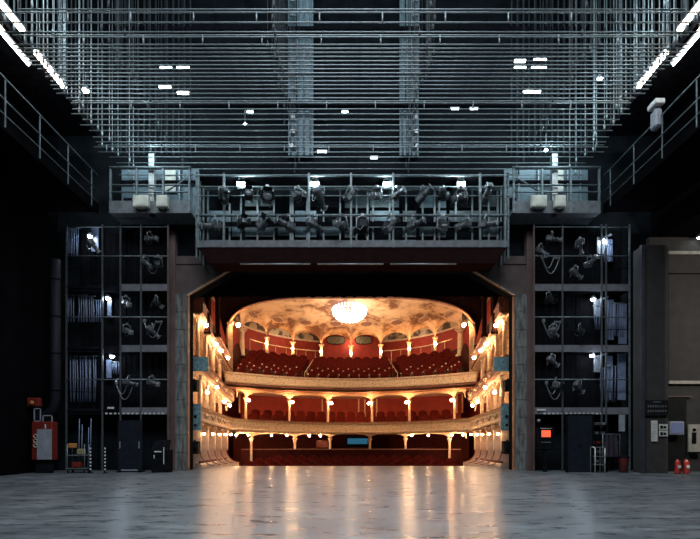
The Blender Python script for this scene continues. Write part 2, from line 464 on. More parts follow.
# ================================================================== COLUMNS + WALL LAMPS
def column_parts(t,h,r=.10):
    m=MB().lathe([(r*1.6,0),(r*1.6,.06),(r*1.15,.12),(r,.2),(r*.88,h-.28),(r*.9,h-.26)],n=12); m.build('shaft',M['cream'],t)
    m=MB().lathe([(r*.9,h-.26),(r*1.2,h-.2),(r*1.05,h-.16),(r*1.9,h-.05),(r*1.9,h)],n=12); m.build('capital',M['creamorn'],t)
def lamp(loc,label,mat='bulb',r=.065,rz=0,group=None,drop=0):
    t=thing('wall_lamp',label,'lamp',loc,rz,group)
    MB().tube([(0,.16,-.06),(0,.08,-.10),(0,0,-.07)],.014,6).lathe([(.012,-.08),(.045,-.05),(.05,-.035)],n=10).build('bracket',M['brass'],t)
    MB().sphere((0,0,.03),r,10,6).build('globe',M[mat],t)
    return t
def rake(x,y):     # gallery deck height
    y0=ypar(x)+.15; y1=yarc(x); s=(y-y0)/max(.5,(y1-y0)); return 4.02+2.0*max(0,min(1.35,s))
pos=['leftmost','second from the left','third from the left','fourth from the left','middle','fourth from the right','third from the right','second from the right','rightmost']
for i,x in enumerate(COLX):
    y=yarc(x)-.02; z=rake(x,y)-.02
    t=thing('arcade_column',f'ivory column of the top arcade above the red seats, {pos[i]} of nine','column',(x,y,z),0,'columns of the top arcade')
    column_parts(t,7.58-z,.10 if abs(x)<5.9 else .17)
    if 0<i<8:
        lamp((x,y-.22,6.98+.02*abs(x)),f'globe lamp on the {pos[i]} column of the top arcade','bulb',.075,0,'globe lamps on the top arcade')
# arch jambs near the stage
for s in(-1,1):
    t=thing('arch_pilaster',f'tall ivory pilaster carrying the {LR(s)} foot of the auditorium arch','pilaster',(s*6.22,24.42,4.1))
    MB().bx(-.12,.12,-.16,-.14,0,3.0).bx(-.1,.1,-.14,-.13,0,3.0).build('shaft',M['cream'],t)
    MB().bbox((0,-.12,3.06),(.34,.2,.16),.04).build('capital',M['creamorn'],t)
    lamp((s*5.78,24.1,7.0),f'globe lamp beside the {LR(s)} foot of the auditorium arch','bulb',.1)

# ================================================================== BALCONIES
def sweep(path, prof):    # path: (x,y,z,nx,ny) prof: (out,up)
    rows=[]
    for x,y,z,nx,ny in path: rows.append([(x+nx*o,y+ny*o,z+u) for o,u in prof])
    return MB().loft(rows,closed=True,smooth=False)
def frontpath(xm=6.04,n=40,off=0.,z=0.,side=None):
    pts=[]
    for k in range(n+1):
        x=-xm+2*xm*k/n; pts.append((x,ypar(x)+off))
    if side:   # extra points towards the stage, near to far
        L=[(-a,b) for a,b in side]; R=[(a,b) for a,b in side][::-1]
        pts=L+pts+R
    out=[]
    for i,(x,y) in enumerate(pts):
        a=Vector(pts[max(0,i-1)]); b=Vector(pts[min(len(pts)-1,i+1)]); t=(b-a).normalized()
        nx,ny=-t.y,t.x      # pointing away from the stage
        if ny<0 and abs(x)<5: nx,ny=-nx,-ny
        out.append((x,y,z,nx,ny))
    return out
# upper balcony (gallery)
g=thing('upper_balcony','upper balcony with a curved ivory relief parapet and red raked seating','balcony',(0,0,0))
pth=frontpath(6.3)
sweep([(x,y,4.13,nx,ny) for x,y,z,nx,ny in pth],[(0,.36),(-.05,.38),(-.07,.42),(.10,.42),(.10,.06),(.05,-.02),(-.06,-.04),(-.08,.03),(-.02,.07)]).build('parapet',M['parapet'],g)
sweep([(x,y,4.55,nx,ny) for x,y,z,nx,ny in pth],[(-.10,0),(-.10,.05),(.13,.05),(.13,0)]).build('handrail',M['cream'],g)
sweep([(x,y,3.95,nx,ny) for x,y,z,nx,ny in pth],[(.02,.16),(.10,.16),(.6,-.12),(.9,-.16),(.9,-.10),(.3,.0),(.0,.05)]).build('fascia',M['brownrail'],g)
m=MB(); top=[];NR=10
for j in range(NR+1):
    row=[]
    for k in range(41):
        x=-6.5+13*k/40*1.0; y0=ypar(x)+.1; y1=yback(x)*.0+ (yarc(x)+3.2)
        y=y0+(y1-y0)*j/NR; row.append((x,y,rake(x,y)-.03))
    top.append(row)
m.loft(top); m.loft([[ (p[0],p[1],p[2]-.12) for p in r] for r in top]); m.build('raked_deck',M['darkred'],g)
m=MB(); rows2=[]
for j in range(3):
    row=[]
    for k in range(41):
        x=-6.5+13*k/40; y=ypar(x)+.1+j*2.6; row.append((x,y,3.92-.02*j))
    rows2.append(row)
m.loft(rows2); m.loft([[(p[0],p[1],p[2]+.06) for p in r] for r in rows2]); m.build('soffit',M['cream'],g)
# brass aisle rails
for s in(-1,1):
    m=MB()
    pts=[]
    for j in range(5):
        y=ypar(2.75)+.6+j*.95; pts.append((s*(2.62-.05*j),y,rake(2.7,y)+.75))
        m.tube([(pts[-1][0],y,rake(2.7,y)-.02),pts[-1]],.016,6)
    m.tube(pts,.025,6); m.build('aisle_rail',M['brass'],g)
# cross-aisle rail behind the last rows
m=MB(); L_=[]
for k in range(41):
    x=-6.2+12.4*k/40
    if 1.9<abs(x): L_.append((x,yarc(x)+1.2,7.35))
for s in(-1,1):
    q=[p for p in L_ if p[0]*s>0]; m=MB(); m.tube(q,.03,6)
    for p in q[::2]: m.tube([p,(p[0],p[1],rake(p[0],p[1])-.02)],.018,6)
    m.build('rear_rail',M['cream'],g)

# dress circle (lower balcony), runs on along the sides to the stage
side=[(6.62,19.3),(6.5,20.0),(6.36,21.0),(6.24,22.1),(6.14,23.2)]
def zt1(y): return 2.11+max(0,(26.5-y)/6.5)**1.4*.42
c1=thing('lower_balcony','lower balcony with a long curved ivory relief parapet reaching along both sides to the stage','balcony')
pth=frontpath(6.04,40,0,0,side)
sweep([(x,y,zt1(y)-.55,nx,ny) for x,y,z,nx,ny in pth],[(0,.48),(-.06,.5),(-.08,.55),(.10,.55),(.10,.05),(.05,-.02),(-.08,-.03),(-.10,.05),(-.02,.1)]).build('parapet',M['parapet'],c1)
sweep([(x,y,zt1(y),nx,ny) for x,y,z,nx,ny in pth],[(-.10,0),(-.10,.05),(.13,.05),(.13,0)]).build('handrail',M['brownrail'],c1)
m=MB(); rr=[]
for x,y,z,nx,ny in pth: rr.append([(x,y,zt1(y)-.5),(x*(1.0 if abs(x)<6 and y>23.9 else 1.0)+ (nx*2.6 if y>23.8 else math.copysign(1.1,x)),y+(ny*5.5 if y>23.8 else 0),zt1(y)-.5)])
m.loft(rr); m.loft([[(p[0],p[1],p[2]-.12) for p in r] for r in rr]); m.build('deck',M['cream'],c1)
for s in(-1,1):
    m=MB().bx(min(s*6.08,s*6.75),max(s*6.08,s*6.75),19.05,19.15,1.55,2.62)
    o=m.build('end_panel',M['coolcream'],c1); o['label']='end panel facing the stage, coloured as cream under cool stage light'
    m=MB()
    for (xx,zz,r_) in ((6.5,2.35,.09),(6.3,2.1,.07),(6.52,1.85,.07),(6.3,1.75,.06)):
        m.lathe([(r_,0),(r_*.8,.02)],(s*xx,19.05,zz),12,Matrix.Rotation(PI/2,3,'X'))
    m.build('opening',M['rubber'],o)  # flat dark discs; the shade of round holes is put into their colour

# scalloped valances + posts below each balcony
def valance(xs,ztop,zcr,zsp,off,name,lab,matl,thick=.08):
    t=thing(name,lab,'arcade')
    for a,b in zip(xs[:-1],xs[1:]):
        n=14; T=[];B=[]
        for k in range(n+1):
            u=k/n; x=a+(b-a)*u; y=ypar(x)+off; T.append((x,y,ztop)); B.append((x,y,zsp+(zcr-zsp)*max(0,1-abs(2*u-1)**2.4)**(1/2.4)))
        m=MB(); m.loft([[T[k],B[k],(B[k][0],B[k][1]+thick,B[k][2]),(T[k][0],T[k][1]+thick,T[k][2])] for k in range(n+1)],closed=True)
        m.build('arch',M[matl],t)
    return t
X1=[-6.0]+[ (p-AX)*(27.2/FPX) for p in (254,291,328,372,408,446.6)]+[6.0]
valance(X1,3.93,3.72,3.36,.75,'scalloped_arcade','ivory scalloped arches running under the upper balcony','cream')
X0=[-6.0]+[(p-AX)*(26.9/FPX) for p in (258,296,330,370,404.5,443)]+[6.0]
valance(X0,1.58,1.50,1.22,.55,'scalloped_arcade','low ivory arches running under the lower balcony','creamorn')
six=['leftmost','second from the left','third from the left','third from the right','second from the right','rightmost']
for i,x in enumerate(X1[1:-1]):
    y=ypar(x)+.79
    t=thing('balcony_column',f'thin ivory column standing in the lower balcony, {six[i]} of six','column',(x,y,1.6),0,'columns of the lower balcony')
    column_parts(t,3.40-1.6,.075)
    sgn=1 if x<0 else -1
    lamp((x+sgn*.2,y-.2,3.22),f'globe lamp at the head of the {six[i]} column of the lower balcony','bulb',.08,0,'globe lamps of the lower balcony')
for i,x in enumerate(X0[1:-1]):
    y=ypar(x)+.59
    t=thing('stalls_column',f'short ivory post at the back of the stalls, {six[i]} of six','column',(x,y,-.36),0,'posts at the back of the stalls')
    column_parts(t,1.62,.07)
eight=['leftmost','second from the left','third from the left','fourth from the left','fifth from the left','sixth from the left','seventh from the left','eighth from the left','ninth from the left','rightmost']
for i,px in enumerate((245,254.5,274,288,309,320,411,426,446,455)):
    d=26.2; x=(px-AX)*d/FPX; y=ypar(x)+.18
    t=thing('ceiling_spot',f'small bright spot lamp under the lower balcony front, {eight[i]} of ten','lamp',(x,y,1.44),0,'small lamps under the lower balcony front')
    MB().lathe([(.05,.05),(.07,0)],n=10).build('housing',M['brass'],t)
    MB().sphere((0,0,-.03),.055,8,5).build('bulb',M['bulbspot'],t)

# lower balcony rear wall with doors and frames
def rearwall(x): return ypar(x)+4.9
m=MB(); a=[(-6.6+13.2*k/40,rearwall(-6.6+13.2*k/40)) for k in range(41)]
m.loft([[(x,y,1.6),(x,y+.15,1.6),(x,y+.15,3.9),(x,y,3.9)] for x,y in a],closed=True); struct('wall_rear_circle',m,M['red'])
# ground level: rear wall behind the stalls
m=MB(); a=[(-6.6+13.2*k/40,ypar(-6.6+13.2*k/40)+3.0) for k in range(41)]
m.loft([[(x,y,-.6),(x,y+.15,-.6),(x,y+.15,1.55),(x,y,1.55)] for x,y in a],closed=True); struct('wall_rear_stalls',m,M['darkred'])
def frame(px0,px1,py0,py1,d,lab,open_=True):
    p=P((px0+px1)/2,py1,d); w_=(px1-px0)*d/FPX; h_=(py1-py0)*d/FPX
    t=thing('door_frame',lab,'door',p)
    MB().bx(-w_/2,-w_/2+.09,-.05,0,0,h_).bx(w_/2-.09,w_/2,-.05,0,0,h_).bx(-w_/2,w_/2,-.06,0,h_-.08,h_).build('frame',M['cream'],t)
    MB().bx(-w_/2+.09,w_/2-.09,-.02,0,0,h_-.08).build('door_leaf',M['red'],t)
frame(239,246,389,413,28.0,'ivory framed red door at the left end of the lower balcony')
frame(456,463,389,413,28.0,'ivory framed red door at the right end of the lower balcony')
frame(304,323,395,419,31.0,'ivory framed red door behind the lower balcony seats left of centre')
frame(376,395,395,419,31.0,'ivory framed red door behind the lower balcony seats right of centre')
frame(358,365.5,397,419,31.2,'narrow ivory framed door near the middle of the lower balcony')
# projection windows in the rear wall of the gallery
for i,(a,b) in enumerate(((327,345),(355.5,372))):
    p=P((a+b)/2,340.5,34.4); w_=(b-a)*34.6/FPX
    t=thing('control_window',f'dark oval control room window under the top arcade, {"left" if i==0 else "right"} of the middle column','window',(p.x,34.35,p.z))
    ring=[(w_/2*math.copysign(abs(math.cos(q))**.6,math.cos(q)),0,.30*math.copysign(abs(math.sin(q))**.7,math.sin(q))) for q in [2*PI*k/24 for k in range(24)]]
    MB().loft([[(x,-.1,z) for x,y,z in ring],[(x,.02,z) for x,y,z in ring]],closed=True).build('pane',M['grille'],t)
    MB().tube([(x,-.1,z) for x,y,z in ring],.03,6,closed=True).build('window_frame',M['dark'],t)

# stalls barrier
m=MB(); a=[(-5.9+11.8*k/40,25.75-.5*((-5.9+11.8*k/40)/6)**2) for k in range(41)]
m.loft([[(x,y,-.62),(x,y+.12,-.62),(x,y+.12,.62),(x,y,.62)] for x,y in a],closed=True)
b_=thing('stalls_barrier','low red panelled barrier with pale rail behind the stalls seats','barrier',(0,0,0))
m.build('panelling',M['darkred'],b_)
MB().loft([[(x,y-.03,.62),(x,y+.15,.62),(x,y+.15,.67),(x,y-.03,.67)] for x,y in a],closed=True).build('top_rail',M['brownrail'],b_)
# screens / opening in the middle of the rear stalls
p=P(357.5,442,28.4)
t=thing('surtitle_screen','lit blue control desk window at the middle of the rear stalls','screen',(p.x,28.3,p.z))
MB().bbox((0,0,0),(1.32,.08,.62),.02).build('casing',M['dark'],t)
MB().bx(-.6,.6,-.05,-.04,-.12,.22).build('screen',M['screenblue'],t)
p=P(322,444,28.4); t=tag(MB().bx(-.36,.36,-.03,.03,-.22,.22).build('red_notice_panel',M['redbox']),'bright red panel on the rear stalls wall left of the blue screen','panel'); t.location=(p.x,28.3,p.z)

# ================================================================== SIDE BOXES
def strip(pts,wd,ht,mat,name,par,s):     # sloping parapet, rectangular section
    rows=[]
    for x,y,z in pts: rows.append([(x,y,z-ht),(x,y,z),(x+s*wd,y,z),(x+s*wd,y,z-ht)])
    return MB().loft(rows,closed=True).build(name,mat,par)
for s in(-1,1):
    side_=LR(s)
    # pixel measures taken on the left, mirrored
    def Q(px,py,d): v=P(px,py,d); return (v.x if s<0 else -v.x, v.y, v.z)
    # top raked box front
    t=thing('stage_box',f'topmost raked stage box on the {side_}, brown sloping front descending to the upper balcony','theatre box')
    up=[Q(203,303,20.2),Q(213,325,21.4),Q(223,344,22.7),Q(232,361,24.0)]
    strip(up,.16,.42,M['brownrail'],'parapet',t,s)
    strip([(x+s*.1,y,z-.43) for x,y,z in up],1.0,.08,M['creamorn'],'soffit',t,s)
    strip([(x-s*.05,y,z+.05) for x,y,z in up],.26,.05,M['brownrail'],'handrail',t,s)
    # middle box front
    t=thing('stage_box',f'middle raked stage box on the {side_}, brown sloping front above the lower balcony','theatre box')
    mid=[Q(196,356,19.4),Q(206,364,20.4),Q(216,376,21.8),Q(226,387,23.2),Q(234,394,24.2)]
    strip(mid,.16,.38,M['brownrail'],'parapet',t,s)
    strip([(x+s*.1,y,z-.39) for x,y,z in mid],1.0,.08,M['cream'],'soffit',t,s)
    strip([(x-s*.05,y,z+.05) for x,y,z in mid],.26,.05,M['brownrail'],'handrail',t,s)
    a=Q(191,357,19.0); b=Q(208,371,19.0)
    o=MB().bx(min(a[0],b[0]),max(a[0],b[0]),19.0,19.1,b[2],a[2]).build('end_panel',M['coolcream'],t); o['label']='end panel facing the stage, coloured as cream under cool stage light'
    # small columns: middle and top level
    ys=[20.5,21.4,22.3,23.2]
    dn=['nearest the stage','second from the stage','third from the stage','farthest from the stage']
    def zint(pts,y):
        for p,q in zip(pts[:-1],pts[1:]):
            if p[1]<=y<=q[1]: u=(y-p[1])/(q[1]-p[1]); return p[2]+(q[2]-p[2])*u, p[0]+(q[0]-p[0])*u
        p=pts[0] if y<pts[0][1] else pts[-1]; return p[2],p[0]
    for i,y in enumerate(ys):
        zb=zt1(y)+.05; ztop,xx=zint(mid,y); x=xx+s*.3
        t=thing('box_column',f'ivory column of the {side_} middle stage box, {dn[i]}','column',(x,y,zb-.5),0,f'{side_} box columns at lower balcony level')
        column_parts(t,ztop-.37-zb+.5,.10)
        z2,x2=zint(up,y); zb2=ztop
        t=thing('box_column',f'ivory column between the {side_} top stage boxes, {dn[i]}','column',(x2+s*.35,y,zb2-.28),0,f'{side_} box columns at upper level')
        column_parts(t,z2-.39-zb2+.28,.10)
    for (lst,off,nm_) in ((mid,.30,'middle'),(up,.35,'top')):
        bt=[o for o in bpy.data.objects if o.name.startswith('stage_box') and side_ in o['label'] and o['label'].startswith(nm_)][-1]
        for ya,yb in zip([19.7]+ys,ys+[24.1]):
            T=[];B=[]
            for k in range(13):
                u=k/12; y=ya+(yb-ya)*u; zz,xx=zint(lst,y); zz-=.48; x=xx+s*off; hh=.08+.34*(1-max(0,1-abs(2*u-1)**2.3)**(1/2.3))
                T.append((x,y,zz)); B.append((x,y,zz-hh))
            MB().loft([[T[k],B[k],(B[k][0]+s*.08,B[k][1],B[k][2]),(T[k][0]+s*.08,T[k][1],T[k][2])] for k in range(13)],closed=True).build('arch',M['cream'],bt)
        for k in range(0 if nm_=='top' else 7):   # gilt cartouches along the sloping front
            y=19.9+k*.65 if nm_=='middle' else 20.4+k*.55; zz,xx=zint(lst,y)
            MB().sphere((xx-s*.03,y,zz-.15),.12,8,5,(.35,1.,.9)).sphere((xx-s*.05,y,zz-.15),.06,6,4).sphere((xx-s*.03,y+.16,zz-.10),.05,6,4).sphere((xx-s*.03,y-.16,zz-.10),.05,6,4).build('cartouche',M['creamorn'],bt)
    for k in range(6):
        y=20.0+k*.75; xx=6.5-.06*k
        MB().sphere((s*(xx-.10),y,zt1(y)-.26),.15,8,5,(.35,1.3,.9)).sphere((s*(xx-.14),y,zt1(y)-.26),.07,6,4).sphere((s*(xx-.1),y+.22,zt1(y)-.2),.06,6,4).sphere((s*(xx-.1),y-.22,zt1(y)-.2),.06,6,4).build('cartouche',M['creamorn'],c1)
    for i,(px,py,d) in enumerate(((207,326,20.5),(217,345,21.6),(222.5,351.5,22.4),(229,358.5,23.3))):
        q=Q(px,py,d); lamp((q[0]+s*.05,q[1],q[2]),f'globe lamp under the {side_} top stage box front, {dn[i]}','bulbside',.095 if i<2 else .08,0,f'{side_} top box lamps')
    for i,(px,py,d) in enumerate(((208.5,393,20.6),(218,388,21.5),(225.5,402.5,22.5),(230.5,406,23.5))):
        q=Q(px,py,d); lamp((q[0]+s*.05,q[1],q[2]),f'globe lamp in the {side_} middle stage box, {dn[i]}','bulbside',.08,0,f'{side_} middle box lamps')
    for i,(px,py,d) in enumerate(((204,434.5,20.2),(213,434.5,21.0),(219.5,435,21.9),(225,435,22.8),(231,435,23.6))):
        q=Q(px,py,d); 
        t=thing('ceiling_spot',f'bright spot lamp over the {side_} ground floor boxes, {ORD[i+1]} from the stage','lamp',(q[0]-s*.0,q[1],min(q[2]+.06,zt1(d)-.66)),0,f'{side_} ground floor box lamps')
        MB().lathe([(.05,.05),(.08,0)],n=10).build('housing',M['brass'],t)
        MB().sphere((0,0,-.03),.06,8,5).build('bulb',M['bulblow'],t)
    # ground floor partitions with swept foot
    for i in range(5):
        y=20.35+i*.85; x=s*(6.52-.06*i)
        t=thing('box_partition',f'ivory partition with swept foot, {side_} ground floor boxes, {ORD[i+1]} from the stage','partition',(x,y,-.5),0,f'{side_} ground floor box partitions')
        H=zt1(y)-.58+.5-.10
        prof=[(0,H),(0,1.15)]
        for k in range(8):
            an=PI/2*k/7; prof.append((-s*.62*(1-math.cos(an)), 1.15-.62*math.sin(an)))
        prof2=[(p[0]+s*.30, p[1]) for p in prof[:2]]+[(-s*(-.30)+(-s*.62*(1-math.cos(PI/2*k/7)))*1.0, 1.15-.25-.62*math.sin(PI/2*k/7)) for k in range(8)]
        poly=prof+[(-s*.62,0)]+[(s*.30,0),(s*.30,H)]
        MB().prism(poly,'y',-.05,.05).build('panel',M['cream'],t)
        m=MB().tube([(p[0],0,p[1]) for p in prof[1:]],.035,6); o=m.build('rail',M['handrail'],t)
        MB().lathe([(.06,1.15),(.07,1.2),(.055,1.3),(.055,H-.2),(.11,H-.04),(.11,H)],(-s*.02,0,0),10).build('pilaster',M['cream'],t)
        MB().bbox((s*.1,.0,H+.05),(.4,.5,.1),.03).build('capital',M['creamorn'],t)
    # fronts of ground boxes
    t=thing('box_front',f'curved ivory low front of the ground floor boxes on the {side_}','theatre box')
    rows_=[[(s*(6.2+.0*k),19.6+k*.5,-.6),(s*6.2,19.6+k*.5,.1),(s*6.3,19.6+k*.5,.2),(s*6.5,19.6+k*.5,.2),(s*6.5,19.6+k*.5,-.6)] for k in range(10)]
    MB().loft(rows_,closed=True).build('front_panel',M['cream'],t)
    MB().tube([(s*6.3,19.6,.22),(s*6.3,24.1,.22)],.05,8).build('armrest',M['handrail'],t)
    # stage loudspeakers at the proscenium
    for (px,py,wd,hh,what) in ((195.5,447.5,.36,.52,'low'),(195,386,.32,.46,'high')):
        q=Q(px,py,19.0)
        t=thing('loudspeaker',f'black loudspeaker at the {side_} edge of the opening, the {"lower" if what=="low" else "upper"} of two','loudspeaker',(q[0],18.9,q[2]-hh/2))
        MB().bbox((0,0,hh/2),(wd,.34,hh),.02).build('cabinet',M['rubber'],t)
        MB().lathe([(.12,0),(.10,.015)],(0,-.17,hh*.35),14,Matrix.Rotation(PI/2,3,'X')).lathe([(.05,0),(.04,.015)],(0,-.17,hh*.78),12,Matrix.Rotation(PI/2,3,'X')).build('driver',M['dark'],t)
        MB().bx(-.03,.03,-.02,.02,hh,hh+.06).box((s*.2,.02,hh*.5),(.34,.04,.05)).build('bracket',M['dark'],t)
    # red draped upper shapes above the top box
    for i,(px,py0,py1,d) in enumerate(((212,299,318,20.8),(222,298,322,21.6))):
        q=Q(px,py1,d); q1=Q(px,py0,d)
        t=thing('red_pier',f'dark red pier above the {side_} top stage box, {"nearer the stage" if i==0 else "nearer the arch"}','pier',(q[0]+s*.2,q[1],q[2]-.7))
        hh=q1[2]-q[2]+.9
        MB().lathe([(.16,0),(.16,.1),(.11,.2),(.11,hh-.3),(.18,hh-.1),(.18,hh)],n=10).build('shaft',M['attic'],t)
        MB().bbox((0,0,hh+.05),(.42,.42,.1),.03).build('capital',M['brownrail'],t)

# ================================================================== SEATS
def seat_mesh(parts):
    t=thing('theatre_seat','seat','theatre seat')
    back=MB()
    prof=[(-.25,.38),(-.25,.86),(-.20,.93),(-.10,.97),(0,.985),(.10,.97),(.20,.93),(.25,.86),(.25,.38)]
    back.prism(prof,'y',.16,.25)
    cush=MB().bbox((0,-.03,.42),(.48,.42,.11),.03)
    fr=MB().bx(-.28,-.25,-.2,.24,0,.62).bx(.25,.28,-.2,.24,0,.62).bbox((-.265,-.02,.64),(.06,.42,.04),.012).bbox((.265,-.02,.64),(.06,.42,.04),.012)
    if parts:
        back.build('backrest',M['velvet'],t); cush.build('seat',M['velvet'],t); fr.build('side_frame',M['wood'],t)
        MB().sphere((-.265,-.2,.655),.042,8,5).build('arm_cap',M['cream'],t)
        MB().bbox((0,.15,.93),(.08,.03,.06),.008).build('number_plate',M['cream'],t)
        return t
    bpy.data.objects.remove(t)
    m=MB()
    for q in(back,cush,fr): m.add(q.v,q.f)
    return m.build('theatre_seat',M['velvet'])
sp=seat_mesh(True); ss=seat_mesh(False); used=[False,False]
def put(proto,k,loc,rz,label,group):
    if not used[k]: o=proto; used[k]=True
    else: o=copy_tree(proto)
    o.location=loc; o.rotation_euler=(0,0,rz); o['label']=label; o['category']='theatre seat'; o['group']=group
count=0
for r in range(8):
    f_=.06+r*.108
    xmax=5.6-.02*r
    xs=[-xmax+2*xmax*k/19 for k in range(20)]
    xs=[x+(.14 if r%2 else -.14) for x in xs if abs(abs(x)-2.72)>.28]
    for i,x in enumerate(xs):
        y0=ypar(x)+.35; y1=yarc(x); y=y0+(y1-y0)*f_
        dy=(-2.6*2*x/6.04**2)*(1-f_)+(-6.2*x/6.5**2/math.sqrt(max(.1,1-(x/6.5)**2)))*f_
        k=0 if r<2 else 1
        put(sp if k==0 else ss,k,(x,y,rake(x,y)),math.atan(dy)*.8,
            f'upper balcony red seat, {ORD[r+1]} row from the parapet, {ORD[i+1]} from the left','seats of the upper balcony'); count+=1
for r in range(2):
    xs=[-5.4+10.8*k/18 for k in range(19)]
    for i,x in enumerate(xs):
        y=ypar(x)+1.25+r*.85
        put(ss,1,(x,y,1.62+.28*r),0,f'lower balcony red seat, {"front" if r==0 else "rear"} row, {ORD[i+1]} from the left','seats of the lower balcony'); count+=1
for r in range(7):
    xs=[-5.1+10.2*k/16+(.15 if r%2 else -.15) for k in range(17)]
    y=21.6+r*.62; z=-1.5+(y-20.9)*.1885+.0
    for i,x in enumerate(xs):
        put(ss,1,(x,y,z),0,f'dark red stalls seat, {ORD[r+1]} row behind the stage edge, {ORD[i+1]} from the left','stalls seats'); count+=1
print('SEATS',count)

# ================================================================== CHANDELIER
ch=thing('chandelier','large brightly lit crystal bowl chandelier hanging under the auditorium ceiling','chandelier',(P(349.5,0,28).x,28,8.26))
m=MB(); cr=MB()
prof=[(1.0,.62),(.95,.38),(.80,.20),(.58,.06),(.28,0)]
for r_,z_ in prof[:4]:
    m.tube([(r_*math.cos(2*PI*k/28),r_*math.sin(2*PI*k/28),z_) for k in range(28)],.022,6,closed=True)
m.tube([(0,0,.6),(0,0,1.50)],.03,8)
for k in range(8):
    an=2*PI*k/8; m.tube([(0,0,1.3),(.5*math.cos(an),.5*math.sin(an),.95),(1.0*math.cos(an),1.0*math.sin(an),.64)],.014,6)
m.build('frame',M['brass'],ch)
for i,(r_,z_) in enumerate(prof[:4]):
    n=int(2*PI*r_/.2)
    for k in range(n):
        an=2*PI*(k+.5*(i%2))/n; cr.sphere((r_*.99*math.cos(an),r_*.99*math.sin(an),z_),.062,6,5,(1,1,1.5))
        if i==0:
            cr.lathe([(.02,0),(.045,.05),(.03,.12),(.008,.16)],(r_*math.cos(an),r_*math.sin(an),z_+.05),6)
for k in range(26):
    an=2*PI*k/26; 
    for a,b in zip(prof[:-1],prof[1:]):
        for u in(.33,.66):
            rr_=a[0]+(b[0]-a[0])*u; zz=a[1]+(b[1]-a[1])*u; cr.sphere((rr_*math.cos(an),rr_*math.sin(an),zz),.04,5,4)
cr.build('glowing_crystal',M['crystalglow'],ch)  # crystal beads given a glow of their own along with the candle bulbs

# ================================================================== LIGHTING BRIDGE (spans above the opening)
BX0,BX1=-5.52,5.62; BY0,BY1=16.8,17.7; BZ=8.06
br=thing('lighting_bridge','long steel lighting bridge with railings hanging above the stage opening','lighting bridge',(0,16.8,BZ))
def rel(mb): return mb
m=MB().bx(BX0,BX1,0,.9,0,.04).bx(BX0,BX1,-.03,.01,-.04,.20).bx(BX0,BX1,.88,.92,0,.20); m.build('deck',M['deck'],br)
# soffit box
m=MB().prism([(BX0+.05,-.04),(BX1-.05,-.04),(BX1-.45,-.60),(BX0+.45,-.60)],'y',.0,.85); m.build('soffit',M['soffit'],br)
for (a,b) in ((-3.95,-1.45),(-1.2,1.15),(1.4,3.75)):
    MB().tube([(a,-.02,-.64),(b,-.02,-.64)],.028,8).build('lower_rail',M['lampalu'],br)
for z,r_ in ((2.52,.045),(2.12,.03),(1.80,.02),(1.10,.05),(.68,.018)):
    MB().tube([(BX0,0,z),(BX1,0,z)],r_,8).build('rail',M['steel'],br)
for px in (198.7,224,309,351,393,480,505):
    x=(px-AX)*16.8/FPX; MB().bx(x-.035,x+.035,-.04,.03,-.05,2.6).build('post',M['steel'],br)
m=MB()
k=0; x=BX0+.15
while x<BX1:
    m.bx(x-.03,x+.03,.86,.92,0,2.6); x+=.62
m.bx(BX0,BX1,.84,.9,2.45,2.6); m.build('rear_frame',M['steel'],br)
MB().bx(BX0,BX1,.0,.9,2.56,2.62).build('roof_plate',M['dark'],br)
random.seed(5); x=BX0+.1; k=0
while x<BX1-.3:
    w_=random.choice([.35,.5,.8,1.1]); w_=min(w_,BX1-.05-x)
    for za,zb in ((.25,.62),(.75,1.2),(1.3,1.72),(1.85,2.3)):
        if random.random()<.8: MB().bx(x,x+w_,.93,.96,za+random.uniform(-.05,.05),zb).build('rear_panel',M[random.choice(['panel','bridgepanel','bridgepanel','dark'])],br)
    if k%3==0: MB().bx(x+w_+.02,x+w_+.09,.90,.95,.2,2.5).build('rear_upright',M['batten'],br)
    x+=w_+.14; k+=1
MB().bx(BX0,BX1,.62,.72,1.02,1.16).build('inner_beam',M['dark'],br)
for s,n_ in((-1,'left'),(1,'right')):
    x=BX0 if s<0 else BX1
    m=MB()
    for y in(.05,.45,.85): m.bx(x-.03,x+.03,y-.03,y+.03,-.4,2.7)
    m.build('hanger',M['steel'],br)
# fluorescents on the bridge
for i,px in enumerate((241,315,387,461)):
    p=P(px,185,17.0); t=thing('work_light',f'bright work light on the lighting bridge, {["leftmost","second from left","second from right","rightmost"][i]} of four','lamp',(p.x,16.98,p.z),0,'work lights of the lighting bridge')
    MB().bbox((0,.05,0),(.34,.12,.26),.02).build('housing',M['lampalu'],t)
    MB().bx(-.13,.13,-.025,-.012,-.09,.09).build('lens',M['worklight'],t)
    MB().tube([(-.15,.05,.1),(-.1,.05,.24),(.1,.05,.24),(.15,.05,.1)],.012,6).build('yoke',M['steel'],t)
    plight('bridge_glow',(p.x,16.75,p.z-.15),(.72,.93,1.),42,.12)

